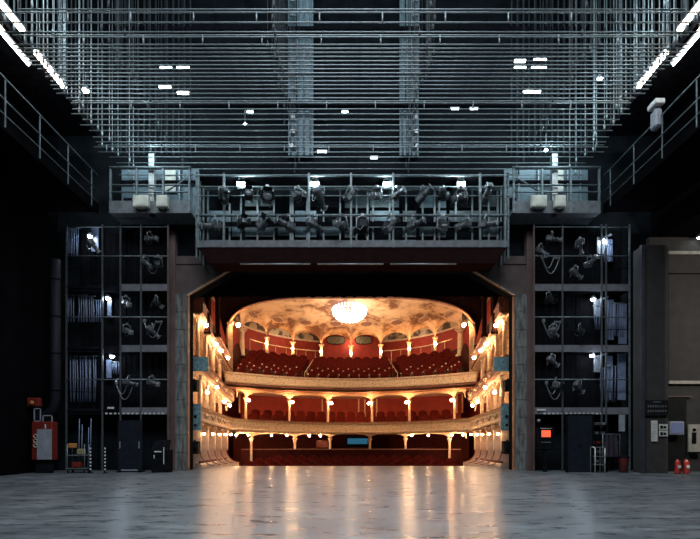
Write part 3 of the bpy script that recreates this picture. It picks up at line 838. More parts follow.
# ---------------------------------------------------------------- spotlights
def make_spot(kind):
    t=thing('spotlight','spotlight','spotlight')
    MB().bx(-.05,.05,-.04,.04,.02,.10).tube([(-.06,0,.07),(.06,0,.07)],.03,8).build('clamp',M['lampalu'],t)
    MB().tube([(-.19,0,-.30),(-.19,0,-.02),(-.12,0,.0),(.12,0,.0),(.19,0,-.02),(.19,0,-.30)],.018,6).build('yoke',M['lampalu'],t)
    piv=bpy.data.objects.new('lamp_body',None)
    b=MB()   # body along -Y
    Rm=Matrix.Rotation(PI/2,3,'X')
    if kind=='profile':
        b.bbox((0,.14,0),(.25,.34,.25),.04).lathe([(.105,0),(.10,.16),(.085,.17),(.085,.36),(.10,.37),(.10,.46)],(0,0,0),14,Rm)
        for k in range(5): b.bx(-.135,.135,.02+k*.055,.035+k*.055,.1,.15)
        b.bx(-.02,.02,-.3,-.26,.08,.14)
        body=b.build('lamp_body',M['lampbody'],t)
        MB().lathe([(.09,.465),(.085,.472)],(0,0,0),14,Rm).build('lens',M['lens'],body)
        MB().bx(-.12,.12,-.45,-.43,-.12,.12).build('colour_frame',M['lampalu'],body)
    else:
        b.bbox((0,.0,0),(.32,.34,.34),.05); b.lathe([(.15,.16),(.165,.17),(.165,.21)],(0,0,0),16,Rm)
        for k in range(5): b.bx(-.165,.165,-.1+k*.05,-.085+k*.05,.17,.18)
        body=b.build('lamp_body',M['lampbody'],t)
        MB().lathe([(.145,.212),(.14,.222)],(0,0,0),16,Rm).build('lens',M['lens'],body)
        for rx,c in ((0.5,(0,-.29,.19)),(-.5,(0,-.29,-.19))):
            MB().box(c,(.28,.17,.012),rx=-rx).build('barn_door',M['lampbody'],body)
        for rz,c in ((.5,(-.19,-.29,0)),(-.5,(.19,-.29,0))):
            MB().box(c,(.012,.17,.26),rz=-rz).build('barn_door',M['lampbody'],body)
    body.location=(0,0,-.30)
    MB().tube([(.05,.0,.05),(.2,.05,-.12),(.22,.1,-.4),(.1,.22,-.52),(.0,.25,-.4)],.012,5).build('power_cable',M['lampalu'],t)
    return t
protos={'profile':make_spot('profile'),'fresnel':make_spot('fresnel')}; pu={'profile':False,'fresnel':False}
def spot(kind,loc,tilt,pan,label,group,scale=1.,alu=False):
    if not pu[kind]: t=protos[kind]; pu[kind]=True
    else: t=copy_tree(protos[kind])
    t.location=loc; t.rotation_euler=(0,0,pan); t.scale=(scale,)*3
    for c in t.children:
        if c.name.startswith('lamp_body'):   # the body tilts in its yoke
            c.rotation_euler=(tilt,0,0)
            if alu:
                c.data=c.data.copy(); c.data.materials[0]=M['lampgrey']
    t['label']=label; t['category']='spotlight'; t['group']=group
random.seed(11)
rowsB=[('upper bar',10.18,[(-4.5,.1),(-3.55,0),(-2.85,0),(-1.9,0),(-1.05,0),(-.1,0),(.75,0),(1.6,0),(2.5,0),(3.3,0),(4.05,0),(4.8,0)]),
       ('lower bar',9.16,[(-5.0,0),(-4.0,0),(-3.2,0),(-2.3,0),(-1.35,0),(-.45,0),(.5,0),(1.35,0),(2.2,0),(3.2,0),(4.1,0),(4.9,0)])]
for nm,z,L_ in rowsB:
    for i,(x,_) in enumerate(L_):
        x+=random.uniform(-.15,.15)
        spot(random.choice(['profile','profile','fresnel']),(x,16.72,z-.09),random.uniform(-.9,.9),random.uniform(-1.1,1.1)+random.choice([0,0,PI]),
             f'black stage spotlight on the {nm} of the lighting bridge, {ORD[i+1]} from the left',f'spotlights on the {nm} of the bridge',random.uniform(.8,1.1),alu=(random.random()<.25))
# a few things standing on the bridge deck
for i,(px,w_,mt,lab) in enumerate(((369,.9,'cloth','folded ochre cloth lying on the lighting bridge deck'),(486,.22,'white','white paper sack on the lighting bridge deck at its right end'),(219,.34,'dark','dark green equipment bag on the lighting bridge deck at its left end'))):
    p=P(px,243,17.2); o=MB().bbox((0,0,.13),(w_,.35,.26),.07).sphere((w_*.1,0,.22),.12,8,5,(1.2,1,.7)).build(['folded_cloth','paper_sack','equipment_bag'][i],M[mt]); o.location=(p.x,17.3,BZ+.04); tag(o,lab,['cloth','sack','bag'][i])

# ================================================================== SIDE PLATFORMS beside the bridge
for s in(-1,1):
    n_=LR(s); x0,x1=(-8.72,-5.78) if s<0 else (5.82,9.0)
    t=thing('side_platform',f'steel platform with blue grey panels and railing to the {n_} of the lighting bridge','platform',((x0+x1)/2,17.0,9.35))
    w_=(x1-x0)/2
    MB().bx(-w_,w_,0,.9,0,.05).bx(-w_,w_,-.03,.0,-.02,.42).build('deck',M['deck'],t)
    MB().bx(-w_,w_,.9,.93,0,2.1).build('rear_panel',M['panel'],t)
    for z in(1.0,1.62,.75): MB().tube([(-w_,0,z),(w_,0,z)],.03 if z!=1.62 else .06,8).build('rail',M['steel'],t)
    for k in range(4): 
        x=-w_+.05+k*(2*w_-.1)/3; MB().bx(x-.03,x+.03,-.04,.03,0,1.66).build('post',M['steel'],t)
    MB().bx(-.10,.10,.1,.3,0,2.2).build('column',M['lampalu'],t)
    MB().bx(.22,.62,.80,.84,1.2,2.0).build('pale_panel',M['whitebox'],t)
    MB().bx(-w_+.12,-w_+.42,.80,.84,.55,.95).build('hatch',M['dark'],t)
    for xx in(-w_+.5,-.35,.75,w_-.35): MB().bx(xx,xx+.04,.78,.85,.4,2.1).build('upright',M['batten'],t)
    MB().bx(-w_,w_,.76,.84,1.5,1.6).build('dark_beam',M['dark'],t)
    MB().tube([(s*-.2,.5,.9),(s*-w_*.95,.5,1.7)],.03,8).build('brace',M['steel'],t)
    for i,px in enumerate((142,163) if s<0 else (538,559)):
        p=P(px,202.5,16.9); ww=(.56 if i==0 else .40)
        b=thing('equipment_box',f'ivory metal box hung on the {n_} platform railing, {"the wider one" if i==0 else "the narrower one"}','box',(p.x,16.86,p.z-.2))
        MB().bbox((0,0,.2),(ww,.18,.42),.02).build('casing',M['whitebox'],b)
        MB().bx(-ww*.4,ww*.4,-.1,-.09,.04,.36).build('lid',M['whitebox'],b)
        MB().tube([(-ww*.3,.0,0),(-ww*.3,0,-.08),(0,.0,-.16),(ww*.3,0,-.08),(ww*.3,0,0)],.016,6).build('bracket',M['dark'],b)
    plight('platform_fill',((x0+x1)/2,16.25,11.9),(.66,.9,1.),75,.15)  # unseen light added to brighten the ivory boxes and panels

# ================================================================== PORTAL TOWERS
DZ=[2.30,4.60,6.85,9.1]
for s in(-1,1):
    n_=LR(s)
    t=thing('portal_tower',f'four level steel portal tower with railings on the {n_} of the stage opening','scaffold tower',(s*8.6,17.4,0))
    WX=lambda px:(px-AX)*17.4/FPX - s*8.6
    xo=WX(629 if s>0 else 66); xi=-s*1.70; xe=xo if s>0 else WX(122)
    for pxr in ((562,601,605.5,629) if s>0 else (141.5,121,103,67)):
        x=WX(pxr); MB().bx(x-.025,x+.025,-.06,-.01,0,9.1).build('post',M['lampgrey' if pxr!=629 else 'steel'],t)
    MB().bx(-s*1.86-.03,-s*1.86+.03,-.06,-.01,0,9.1).build('post',M['brown'],t)
    for x in(-1.6,0,1.6): MB().bx(x-.04,x+.04,.50,.56,0,9.1).build('post',M['dark'],t)
    for i,z in enumerate(DZ[:3]):
        MB().bx(min(xi,xo),max(xi,xo),0,.55,z-.2,z+.02).build('deck',M['dark'],t)
        a,b=sorted((-s*1.88,xe)); MB().bx(a,b,-.04,-.001,z-.20,z+.05).build('deck_edge',M['edge'],t)
        if s<0: MB().bx(xo,WX(105),-.04,-.001,z-.1,z+.0).build('deck_edge',M['dark'],t)
        a,b=sorted((-s*1.86,xo))
        for zz,mt,r_ in ((1.08,'steel',.022),(.62,'dark',.012)): MB().tube([(a,-.04,z+zz),(b,-.04,z+zz)],r_,8).build('rail',M[mt],t)
    MB().tube([(a,-.04,9.0),(b,-.04,9.0)],.02,8).build('rail',M['steel'],t)
    if s>0:   # slanted pale reflector boards beside the lamps
        for (px,py) in ((600,246),(597,308),(597,364)):
            q=P(px,py,17.7); MB().box((q.x-8.6,.28,q.z),(.30,.03,.62),rz=.3).box((q.x-8.4,.28,q.z+.34),(.5,.03,.07),ry=-.35).build('reflector_board',M['greypanel'],t)
        for (px0,px1,py0,py1) in ((607,613,300,340),(618,626,304,344),(606,612,356,400),(617,625,350,400),(606,612,240,262)):
            q=P(px0,py0,17.75); q2=P(px1,py1,17.75); MB().bx(q.x-8.6,q2.x-8.6,.3,.34,q2.z,q.z).build('blue_panel',M['cablerun'],t)
    else:
        for (px0,px1,py0,py1) in ((69,75,228,254),(92,99,228,252),(108,112,299,316),(107,112,360,378)):
            q=P(px0,py0,17.75); q2=P(px1,py1,17.75); MB().bx(q.x+8.6,q2.x+8.6,.3,.34,q2.z,q.z).build('blue_panel',M['cablerun'],t)
    m=MB()
    for k in range(30):
        z=.3+k*.3; m.tube([(s*1.15-.16,.45,z),(s*1.15+.16,.45,z)],.012,6)
    m.tube([(s*1.15-.17,.45,0),(s*1.15-.17,.45,9.1)],.02,6).tube([(s*1.15+.17,.45,0),(s*1.15+.17,.45,9.1)],.02,6); m.build('ladder',M['dark'],t)
    # dashed white tape on the lowest deck edge
    m=MB()
    for k in range(14):
        x=(WX(106)+k*.16) if s<0 else (WX(543)+k*.16)
        m.bx(x,x+.085,-.06,-.041,2.10,2.155)
    o=m.build('marking_tape',M['white'],t)
    # black cloth skirts in the depth of the tower
    for i,(za,zb) in enumerate(((2.35,4.38),(4.65,6.6),(6.9,9.0))):
        rows_=[]
        top=[];bot=[]
        for k in range(61):
            x=-1.7+3.4*k/60; y=.54+.02*math.sin(k*1.3); top.append((x,y,zb)); bot.append((x,y*1.01,za))
        MB().loft([top,bot],smooth=True).loft([[(a,b+.02,c) for a,b,c in top],[(a,b+.02,c) for a,b,c in bot]],smooth=True).build('backcloth',M['blackcloth'],t)
    # lamps in tower
    for i,(px,py) in enumerate(((604,240),(593,299),(592,355)) if s>0 else ((90,236),(108,298),(112,356))):
        p=P(px,py,17.55)
        l=thing('tower_work_light',f'cool work lamp inside the {n_} portal tower, {["top","middle","lowest"][i]} of three','lamp',p,0,f'work lamps of the {n_} portal tower')
        MB().lathe([(.03,.14),(.10,.06),(.12,.0)],n=12).build('shade',M['lampalu'],l)
        MB().sphere((0,0,-.0),.085,10,6).build('bulb',M['bulbcool'],l)
        MB().tube([(0,0,.14),(0,0,.35)],.012,6).build('stem',M['dark'],l)
        plight('tower_glow',(p.x,p.y-.25,p.z-.15),(.70,.84,1.),(22 if (s>0 and i==0) else 9),.1)
    # hanging cable bundles
    sets=((612,303,336),(619,303,336),(598,306,330),(607,244,262),(612,366,402),(604,368,402)) if s>0 else ((70,295,322),(82,295,322),(90,296,322),(97,300,322),(84,356,402),(74,356,402),(92,356,402),(75,228,256),(116,362,374))
    def cl(q): return 0 if q<290 else 1 if q<340 else 2
    def cpos(S,i): return ORD[sorted([-abs(q[0]-351) for q in S if cl(q[1])==cl(S[i][1])]).index(-abs(S[i][0]-351))+1]
    for i,(px,py0,py1) in enumerate(sets):
        p0=P(px,py0,17.66); p1=P(px,py1,17.66)
        c=thing('cable_bundle',f'hanging cable bundle on the {["top","second","lower"][0 if py0<290 else 1 if py0<340 else 2]} level of the {n_} tower, {cpos(sets,i)} from the wall','cable',(p0.x,17.66,p0.z),0,f'cable bundles in the {n_} portal tower')
        m=MB(); L=p0.z-p1.z
        for k in range(4):
            x=-.12+k*.08+random.uniform(-.02,.02); m.tube([(x,0,.0),(x+random.uniform(-.02,.02),.02,-L*.5),(x+random.uniform(-.03,.03),0,-L)],.018,6)
        m.build('cables',M['cablerun'],c); MB().tube([(-.2,0,0),(.2,0,0)],.02,6).build('hook_bar',M['steel'],c)
# tower spotlights
R_=[(541,258-8,.8,.6,'profile'),(552,238,.2,1.4,'profile'),(580,244,1.0,2.4,'profile'),(575,272,.5,1.9,'profile'),(590,262,-.4,.4,'profile'),
    (549,298,.3,.5,'fresnel'),(553,330,.9,2.4,'fresnel'),(580,330,.7,.8,'fresnel'),(552,360,.5,2.0,'profile'),(578,386,.6,2.1,'profile'),(556,384,.2,1.0,'fresnel')]
L2=[(150,238,.1,1.2,'profile'),(158,262,.3,.2,'fresnel'),(146,262,.6,1.2,'profile'),(156,302,.7,2.4,'fresnel'),(152,330,.7,2.2,'profile'),(126,302,.4,.8,'profile'),(127,330,.3,.9,'profile'),(129,382,.2,1.6,'profile'),(152,382,.2,1.1,'profile'),(93,244,.9,2.0,'profile')]
def lev_(py): return 0 if py<282 else 1 if py<342 else 2
def spotpos(S,i):
    same=sorted([abs(q[0]-351) for q in S if lev_(q[1])==lev_(S[i][1])]); return ORD[same.index(abs(S[i][0]-351))+1]
for nm,S in(('right',R_),('left',L2)):
    for i,(px,py,ti,pa,kd) in enumerate(S):
        p=P(px,py-5,17.25)
        lev='top' if py<282 else 'second' if py<342 else 'third'
        spot(kd,(p.x,17.25,p.z),ti,pa,f'spotlight on the {lev} level of the {nm} portal tower, {spotpos(S,i)} from the opening',f'spotlights on the {nm} portal tower',.72,alu=(i%2==0))

for s in(-1,1):     # loose cables looped over the tower rails
    n_=LR(s); lv=['top','second','third']
    for i,(px,py) in enumerate(((548,258),(549,322),(552,384)) if s>0 else ((150,258),(150,322),(122,384))):
        p=P(px,py,17.28); c=thing('looped_cable',f'pale cable looped over the {lv[i]} level railing of the {n_} portal tower','cable',p,0,f'looped cables on the {n_} tower')
        for q in range(2):
            w_=.22+.12*q; MB().tube([(-w_+2*w_*k/12+.1*q,0,.05-(.42+.2*q)*math.sin(PI*k/12)) for k in range(13)],.014,5).build('loop',M['lampalu'],c)
        MB().bbox((.32,0,.0),(.26,.08,.07),.02).bbox((-.2,0,.04),(.1,.1,.14),.02).build('connector_box',M['lampalu'],c)

# ================================================================== FLY GALLERIES along both sides
for s in(-1,1):
    n_=LR(s)
    t=thing('fly_gallery',f'long dark fly gallery with steel railing along the {n_} side wall','gallery',(s*9.3,0,9.72))
    a,b=(min(0,s*1.9),max(0,s*1.9))
    MB().bx(a,b,6,17.2,-.25,0).build('deck',M['black'],t)
    MB().bx(min(0,-s*.03),max(0,-s*.03),6,17.3,-.28,.08).build('edge_beam',M['black'],t)
    for z,r_ in((1.10,.020),(.52,.016),(.12,.014)):
        MB().tube([(-s*.05,6,z),(-s*.05,17.2,z)],r_,8).build('rail',M['steel'],t)
    for k in range(8):
        y=7+k*1.4; MB().bx(-s*.05-.014,-s*.05+.014,y-.014,y+.014,-.2,1.12).build('post',M['steel'],t)
    MB().bx(a,b,6,17.3,2.6,2.75).build('upper_deck',M['dark'],t)
    # lower conduit lines on the wall face below
    for z in(-.22,):
        MB().tube([(s*.02,6,z),(s*.02,17,z)],.016,6).build('conduit',M['steel'],t)
    m=MB().bx(a,b,6,17.3,-3.3,-.3) 
    # strip lamps
    for i,(X,ze,ya,yb,mt) in enumerate(((8.98,11.2,11.4,12.9,'fluowarm'),(8.96,11.02,13.35,14.75,'fluowarm'),(9.32,10.85,12.4,13.65,'fluo'))):
        l=thing('strip_light',f'long {"warm" if mt=="fluowarm" else "cool white"} strip lamp over the {n_} fly gallery, {["nearest the viewer","farthest away","beside its railing"][i]}','lamp',(s*X,(ya+yb)/2,EYE+ze),0,f'strip lamps of the {n_} fly gallery')
        h=(yb-ya)/2
        MB().bx(-.07,.07,-h,h,.05,.11).build('housing',M['lampalu'],l)
        MB().tube([(0,-h+.03,.0),(0,h-.03,.0)],.075 if mt=='fluowarm' else .035,8).build('tube',M[mt],l)
        for q in(-h+.2,h-.2): MB().tube([(0,q,.1),(0,q,1.3)],.008,5).build('suspension_wire',M['cable'],l)
# counterweight guides beyond the galleries' lamps
for s in(-1,1):
    n_=LR(s)
    for k in range(22):
        y=12.2+k*.25
        x=s*(9.62+.0*k)
        o=MB().bx(-.014,.014,-.02,.02,0,13).build('guide_rail',M['guide']); o.location=(x,y,12.66)
        tag(o,f'vertical steel guide rail above the {n_} fly gallery, {ORD[k+1]} counted away from the viewer','guide rail',f'guide rails above the {n_} gallery')

# ================================================================== BATTENS
ylist=[9.5,22.5,32,37,44.6,48.5,52.5,56.7,61,65,69,73,76.7,81,85,89,93.5,98,103,109,114,119.5,125,130.6,137,142,147,152,157,163,169,175,180]
double={1:1,4:1,19:1,27:1}
random.seed(3)
NBT=len(ylist)
for i,py in enumerate(ylist):
    d=FPX*10.0/(HZ-py); hw=8.55+random.uniform(-.25,.1)+(.15 if d>15.5 else 0)
    if i==0: hw=7.75
    if i==3: hw=7.8
    j=NBT-i
    lab=(f'{"double bar" if double.get(i) else "single pipe"} batten across the fly tower, {ORD[i+1]} down from the top edge' if i<16
         else f'{"double bar" if double.get(i) else "single pipe"} batten across the fly tower, {ORD[j]} up from the lighting bridge')
    t=thing('fly_batten',lab,'batten',(0,d,EYE+10.0),0,'battens hung across the fly tower')
    MB().tube([(-hw,0,0),(hw,0,0)],.0155,8).build('pipe',M['batten'],t)
    if double.get(i):
        MB().tube([(-hw,0,.24),(hw,0,.24)],.0145,8).build('pipe',M['batten'],t)
        for k in range(12):
            x=-hw+.3+k*(2*hw-.6)/11; MB().tube([(x,0,0),(x,0,.24)],.018,6).build('spacer',M['batten'],t)
    for x in (-8.35,-6.3,-2.05,2.05,6.3,8.35):
        x*= hw/8.72; x+=random.uniform(-.14,.14)
        m=MB().tube([(x,0,.02),(x,0,15.1)],.006 if abs(x)<7 else .0085,5,caps=False).lathe([(.012,.03),(.03,.06),(.03,.16),(.01,.2)],(x,0,0),6); m.build('hoist_rope',M['ropedark' if abs(x)<7 else 'cable'],t)  # lamplight put into the colour: outer ropes pale, middle ropes dark

# steel columns and cable lines on the front wall high above
for (a,b,lab) in ((288,313,'left'),(400,419,'right')):
    xa=(a-AX)*17.7/FPX; xb=(b-AX)*17.7/FPX
    t=thing('service_riser',f'tall pale blue grey service riser high on the wall {lab} of centre','riser',((xa+xb)/2,17.78,11.9))
    w_=(xb-xa)/2
    MB().bx(-w_,w_,0,.15,0,14).build('trunk',M['panel'],t)
    m=MB()
    for k in range(4): x=-w_+.1+k*(2*w_-.2)/3; m.tube([(x,-.05,0),(x,-.05,14)],.035,6)
    m.build('pipe',M['batten'],t)
    for k in range(24): MB().bbox(((-w_*.65 if lab=='left' else w_*.65),-.1,.28+k*.55),(w_*.5,.06,.16),.01).build('junction_box',M['lampalu'],t)
for s in(-1,1):
    for k in range(14):
        x=s*(6.1+k*.22); o=MB().bx(-.02,.02,-.03,.03,0,13.6).build('wall_pipe',M['ropedark']); o.location=(x,17.9,12.0)
        tag(o,f'thin vertical pipe on the high wall, {ORD[k+1]} outwards from the {LR(s)} cable trunk','pipe',f'thin wall pipes on the {LR(s)}')
# horizontal galleries on the front wall seen through the battens
for i,z in enumerate((13.6,16.4,19.4)):
    t=thing('wall_walkway',f'dark walkway across the high front wall, {["lowest","middle","highest"][i]} of three','walkway',(0,17.35,z))
    MB().bx(-9,9,0,.27,-.12,0).build('deck',M['dark'],t); MB().tube([(-9,0,1.0),(9,0,1.0)],.02,6).build('rail',M['dark'],t)
    for k in range(19): MB().tube([(-9+k,0,0),(-9+k,0,1.0)],.016,5).build('post',M['dark'],t)
# short fluorescent fittings on the high wall
FL=[(166,68,12),(183,68,13),(165,87,12),(183,93,12),(520,61,12),(540,60,13),(520,68,12),(539,68,15),(532,92,18),(250,112,7),(322,152,10),(345,112,7),(455,109,9),(474,109,9),(374,158,8)]
for i,(px,py,w_) in enumerate(FL):
    p=P(px,py,17.2); w2=w_*17.2/FPX/2
    l=thing('wall_strip_light',f'short white strip lamp on the high wall, {ORD[sum(1 for f in FL if f[0]<px or (f[0]==px and f[1]<py))+1]} counting from the left','lamp',(p.x,17.2,p.z),0,'short strip lamps on the high wall')
    MB().bx(-w2,w2,0,.06,.03,.08).build('housing',M['lampalu'],l)
    MB().tube([(-w2+.02,0,0),(w2-.02,0,0)],.045 if w_>=12 else .022,6).build('tube',M['fluo'],l)
for i,(px,py,r_,d_) in enumerate(((85.5,90,.11,16.5),(600,78,.09,16.5),(546,150,.06,17.2),(245,124,.05,17.2))):
    p=P(px,py,d_); l=thing('flood_lamp',f'small bright flood lamp in the fly tower, {["far left","upper right","right, low above its platform","left of centre"][i]}','lamp',p)
    MB().sphere((0,0,0),r_,10,6).build('bulb',M['bulbcool'],l); MB().lathe([(r_*1.3,.0),(r_*.8,r_*1.2),(.02,r_*1.5)],n=10).build('shade',M['lampalu'],l)
    MB().tube([(0,0,r_*1.4),(0,0,r_*1.4+.5)],.012,5).build('stem',M['cable'],l)

# equipment box on the right gallery rail
p=P(655,100,13.6)
t=thing('rail_floodlight','white flood light unit hung over the right fly gallery railing','floodlight',(9.2,14.2,EYE+10.1))
MB().bbox((0,0,0),(.3,.4,.16),.02).build('bracket_box',M['white'],t); MB().bbox((0,0,-.45),(.22,.3,.55),.05).build('lamp_body',M['greypanel'],t)
MB().bx(-.05,.05,-.05,.05,-.2,-.05).build('neck',M['lampalu'],t)

# ================================================================== STAGE LEVEL, LEFT
# ventilation duct on the left wall end
t=thing('ventilation_duct','dark grey elbowed ventilation duct on the black left wall','duct',(-10.75,16.3,1.9))
MB().tube([(-.5,.3,.05),(0,.3,.1),(.28,.3,.35),(.34,.3,.7),(.34,.3,5.6)],.16,14).build('pipe',M['duct'],t)
for z in(1.0,2.3,3.6,4.9): MB().tube([(.34+.175*math.cos(2*PI*k/14),.3+.175*math.sin(2*PI*k/14),z) for k in range(14)],.018,5,closed=True).build('flange',M['dark'],t)
# red hydrant cabinet
p=P(42,460,16.2)
t=thing('hydrant_cabinet','red fire hydrant cabinet with a pale grey front at the left wall','cabinet',(p.x,16.2,0))
z0=p.z
MB().bbox((0,.15,z0+.66),(.70,.34,1.32),.02).build('body',M['redbox'],t)
MB().bx(-.14,.35,-.05,-.02,z0+.02,z0+1.06).build('front_panel',M['greypanel'],t)
MB().bx(-.25,.25,.05,.25,0,z0).build('base',M['dark'],t)
MB().bx(.14,.17,-.07,-.05,z0+1.08,z0+1.22).build('handle',M['white'],t)
m=MB()
for k in range(3): m.tube([(-.2+.06*math.cos(a_),-.04,z0+.5+k*.16+.06*math.sin(a_)) for a_ in [2*PI*q/12 for q in range(12)]],.012,5,closed=True)
m.build('valve',M['whitebox'],t)
t=thing('control_box',"pale framed control box above the red hydrant cabinet",'box',(P(43,418,16.2).x,16.25,P(43,418,16.2).z))
MB().bx(-.34,-.10,0,.1,-.12,.34).bx(-.04,.30,0,.1,-.3,.10).build('housing',M['dark'],t)
m=MB()
for (a,b,c,d) in ((-.34,-.10,-.12,.34),(-.04,.30,-.3,.10)):
    m.bx(a,a+.03,-.02,0,c,d).bx(b-.03,b,-.02,0,c,d).bx(a,b,-.02,0,c,c+.03).bx(a,b,-.02,0,d-.03,d)
m.build('frame',M['greypanel'],t)
t=thing('alarm_bell_box','dull red box mounted above the pale framed control box on the left','box',(P(32,402,16.2).x,16.25,P(32,402,16.2).z))
MB().bbox((0,.08,0),(.4,.2,.3),.02).build('casing',M['redbox'],t); MB().lathe([(.06,0),(.08,.05),(.05,.09)],(0,-.02,-.03),12,Matrix.Rotation(PI/2,3,'X')).build('bell',M['hose'],t)
# props trolley
p=P(80,468,16.6)
t=thing('tool_trolley','small tool trolley with red boxes and upright poles at the left wing','trolley',(p.x,16.5,0))
m=MB()
for x in(-.3,.3):
    for y in(-.15,.15): m.tube([(x,y,.06),(x,y,1.0)],.015,6)
m.bx(-.32,.32,-.17,.17,.14,.17).bx(-.32,.32,-.17,.17,.6,.63); m.build('frame',M['steel'],t)
MB().bbox((-.02,0,.28),(.3,.26,.2),.02).build('red_box',M['redbox'],t)
MB().bbox((-.2,0,.95),(.22,.2,.16),.02).build('parcel',M['hose'],t)
MB().bbox((.1,0,.74),(.22,.2,.2),.02).build('small_box',M['cloth'],t)
m=MB(); 
for x,h in((-.05,1.9),(.05,1.7),(.28,1.6),(.36,1.9)): m.tube([(x,.1,.2),(x+.02,.12,h)],.012,5)
m.build('pole',M['cablerun'],t)
for x in(-.28,.28):
    for y in(-.14,.14): MB().lathe([(.045,-.02),(.045,.02)],(x,y,.045),10,Matrix.Rotation(PI/2,3,'Y')).build('wheel',M['rubber'],t)
# white striped posts
for i,px in enumerate((90.5,105)):
    p=P(px,468,16.3); t=thing('striped_post',f'thin black and white striped guard post at the left wing, the {"left" if i==0 else "right"} one','post',(p.x,16.3,0))
    MB().tube([(0,0,.02),(0,0,.95)],.022,8).lathe([(.09,0),(.09,.02)],n=12).build('pole',M['dark'],t)
    m=MB()
    for k in range(7): m.lathe([(.025,.1+k*.12),(.025,.16+k*.12)],n=8)
    m.build('stripe',M['white'],t)
# big black flight case / panel left
p=P(129,470,16.7)
t=thing('stage_flat','dark flat standing under the left portal tower with pale foot strip','panel',(p.x,16.75,0))
MB().bx(-.42,.42,0,.08,.02,1.85).build('panel',M['doorblue'],t)
MB().bx(-.3,.3,-.02,0,.06,.10).build('foot_strip',M['greypanel'],t)
for x in(-.34,.34): MB().bx(x-.015,x+.015,-.03,0,.85,1.1).build('handle',M['greypanel'],t)
MB().bx(-.42,-.34,-.1,.3,0,.05).bx(.34,.42,-.1,.3,0,.05).build('foot',M['dark'],t)
p=P(160,460,16.6)
t=thing('control_desk','small dark control desk with white labels beside the left column','desk',(p.x,16.6,0))
MB().bx(-.3,.3,0,.4,0,.8).build('body',M['dark'],t); MB().box((0,.1,.95),(.6,.06,.42),rx=-.4).build('console',M['dark'],t)
m=MB().bx(-.2,.05,-.012,0,.72,.76).bx(.12,.15,-.012,0,.3,.9).bx(-.22,-.19,-.012,0,.5,.62); m.build('label_strip',M['white'],t)
p=P(137,416,16.5)
o=MB().bx(-.12,.12,-.01,.01,-.035,.035).build('deck_sign',M['white']); o.location=(P(111,407,17.35).x,17.33,P(111,407,16.85).z); tag(o,'small white plate on the lowest deck edge of the left portal tower','sign')
o=MB().bx(-.16,.16,-.01,.01,-.035,.035).build('deck_sign',M['white']); o.location=(P(541,409,17.35).x,17.33,P(541,409,16.85).z); tag(o,'small white plate on the lowest deck edge of the right portal tower','sign')
# tape marks on floor edges left
o=MB().bbox((0,0,.04),(.22,.12,.08),.01).build('white_floor_box',M['white']); o.location=(P(3,474,15.6).x,15.4,0); tag(o,'small white box on the floor at the far left wall','box')

# ================================================================== STAGE LEVEL, RIGHT
p=P(577.5,472,16.9)
t=thing('access_door','narrow dark blue steel door under the right portal tower','door',(p.x,16.7,0))
MB().bbox((0,.03,1.02),(.86,.05,2.0),.01).build('door_leaf',M['doorblue'],t)
MB().bx(-.48,-.43,0,.1,0,2.06).bx(.43,.48,0,.1,0,2.06).bx(-.48,.48,0,.1,2.02,2.08).build('door_frame',M['dark'],t)
MB().bx(-.06,.04,-.02,.01,.95,1.05).build('lock_plate',M['rubber'],t)
p=P(600,472,16.4)
t=thing('step_stand','small pale tubular step stand in front of the right portal tower','step stand',(p.x,16.4,0))
m=MB()
for x in(-.17,.17):
    m.tube([(x,0,0),(x,0,.86),(x,.1,.9),(x,.3,.9),(x,.32,0)],.02,6)
m.build('frame',M['whitebox'],t)
for z in(.28,.56,.88): MB().bx(-.17,.17,-.02,.16,z,z+.03).build('step',M['lampalu'],t)
p=P(546,437,16.9)
t=thing('stage_manager_desk','control panel with glowing red screen under the right portal tower','control panel',(p.x,16.9,p.z))
MB().bbox((0,.1,-.05),(.62,.2,.8),.02).build('housing',M['dark'],t)
MB().bx(-.16,.16,-.012,0,-.0,.24).build('red_screen',M['redled'],t)
m=MB()
for k in range(5): m.bx(-.16+k*.07,-.125+k*.07,-.012,0,-.2,-.17)
m.build('button_row',M['greypanel'],t); MB().bx(-.2,.2,-.012,0,.30,.315).build('label_strip',M['white'],t)
MB().bx(-.06,.06,.05,.15,-p.z,-.45).build('stand',M['dark'],t)
p=P(532.5,421,17); t=thing('ball_lamp','small pale round lamp at the inner post of the right portal tower','lamp',(p.x+.15,16.8,p.z))
MB().sphere((0,0,0),.06,10,6).build('globe',M['greypanel'],t); MB().tube([(0,.0,.05),(0,.03,.3)],.01,5).build('stem',M['dark'],t)
t=thing('equipment_rack','open black equipment rack with small pale labels behind the step stand','rack',(P(597,460,17.1).x,17.0,0))
m=MB().bx(-.35,-.31,0,.3,0,1.75).bx(.31,.35,0,.3,0,1.75); m.build('frame',M['dark'],t)
for k in range(5): MB().bx(-.31,.31,0,.3,.3+k*.34,.33+k*.34).build('shelf',M['dark'],t)
random.seed(9)
for k in range(5):
    for q in range(3): MB().bbox((-.2+q*.2+random.uniform(-.03,.03),.12,.38+k*.34),(.12,.16,.1),.01).build('device',M[random.choice(['lampgrey','deck','whitebox','redbox'])],t)
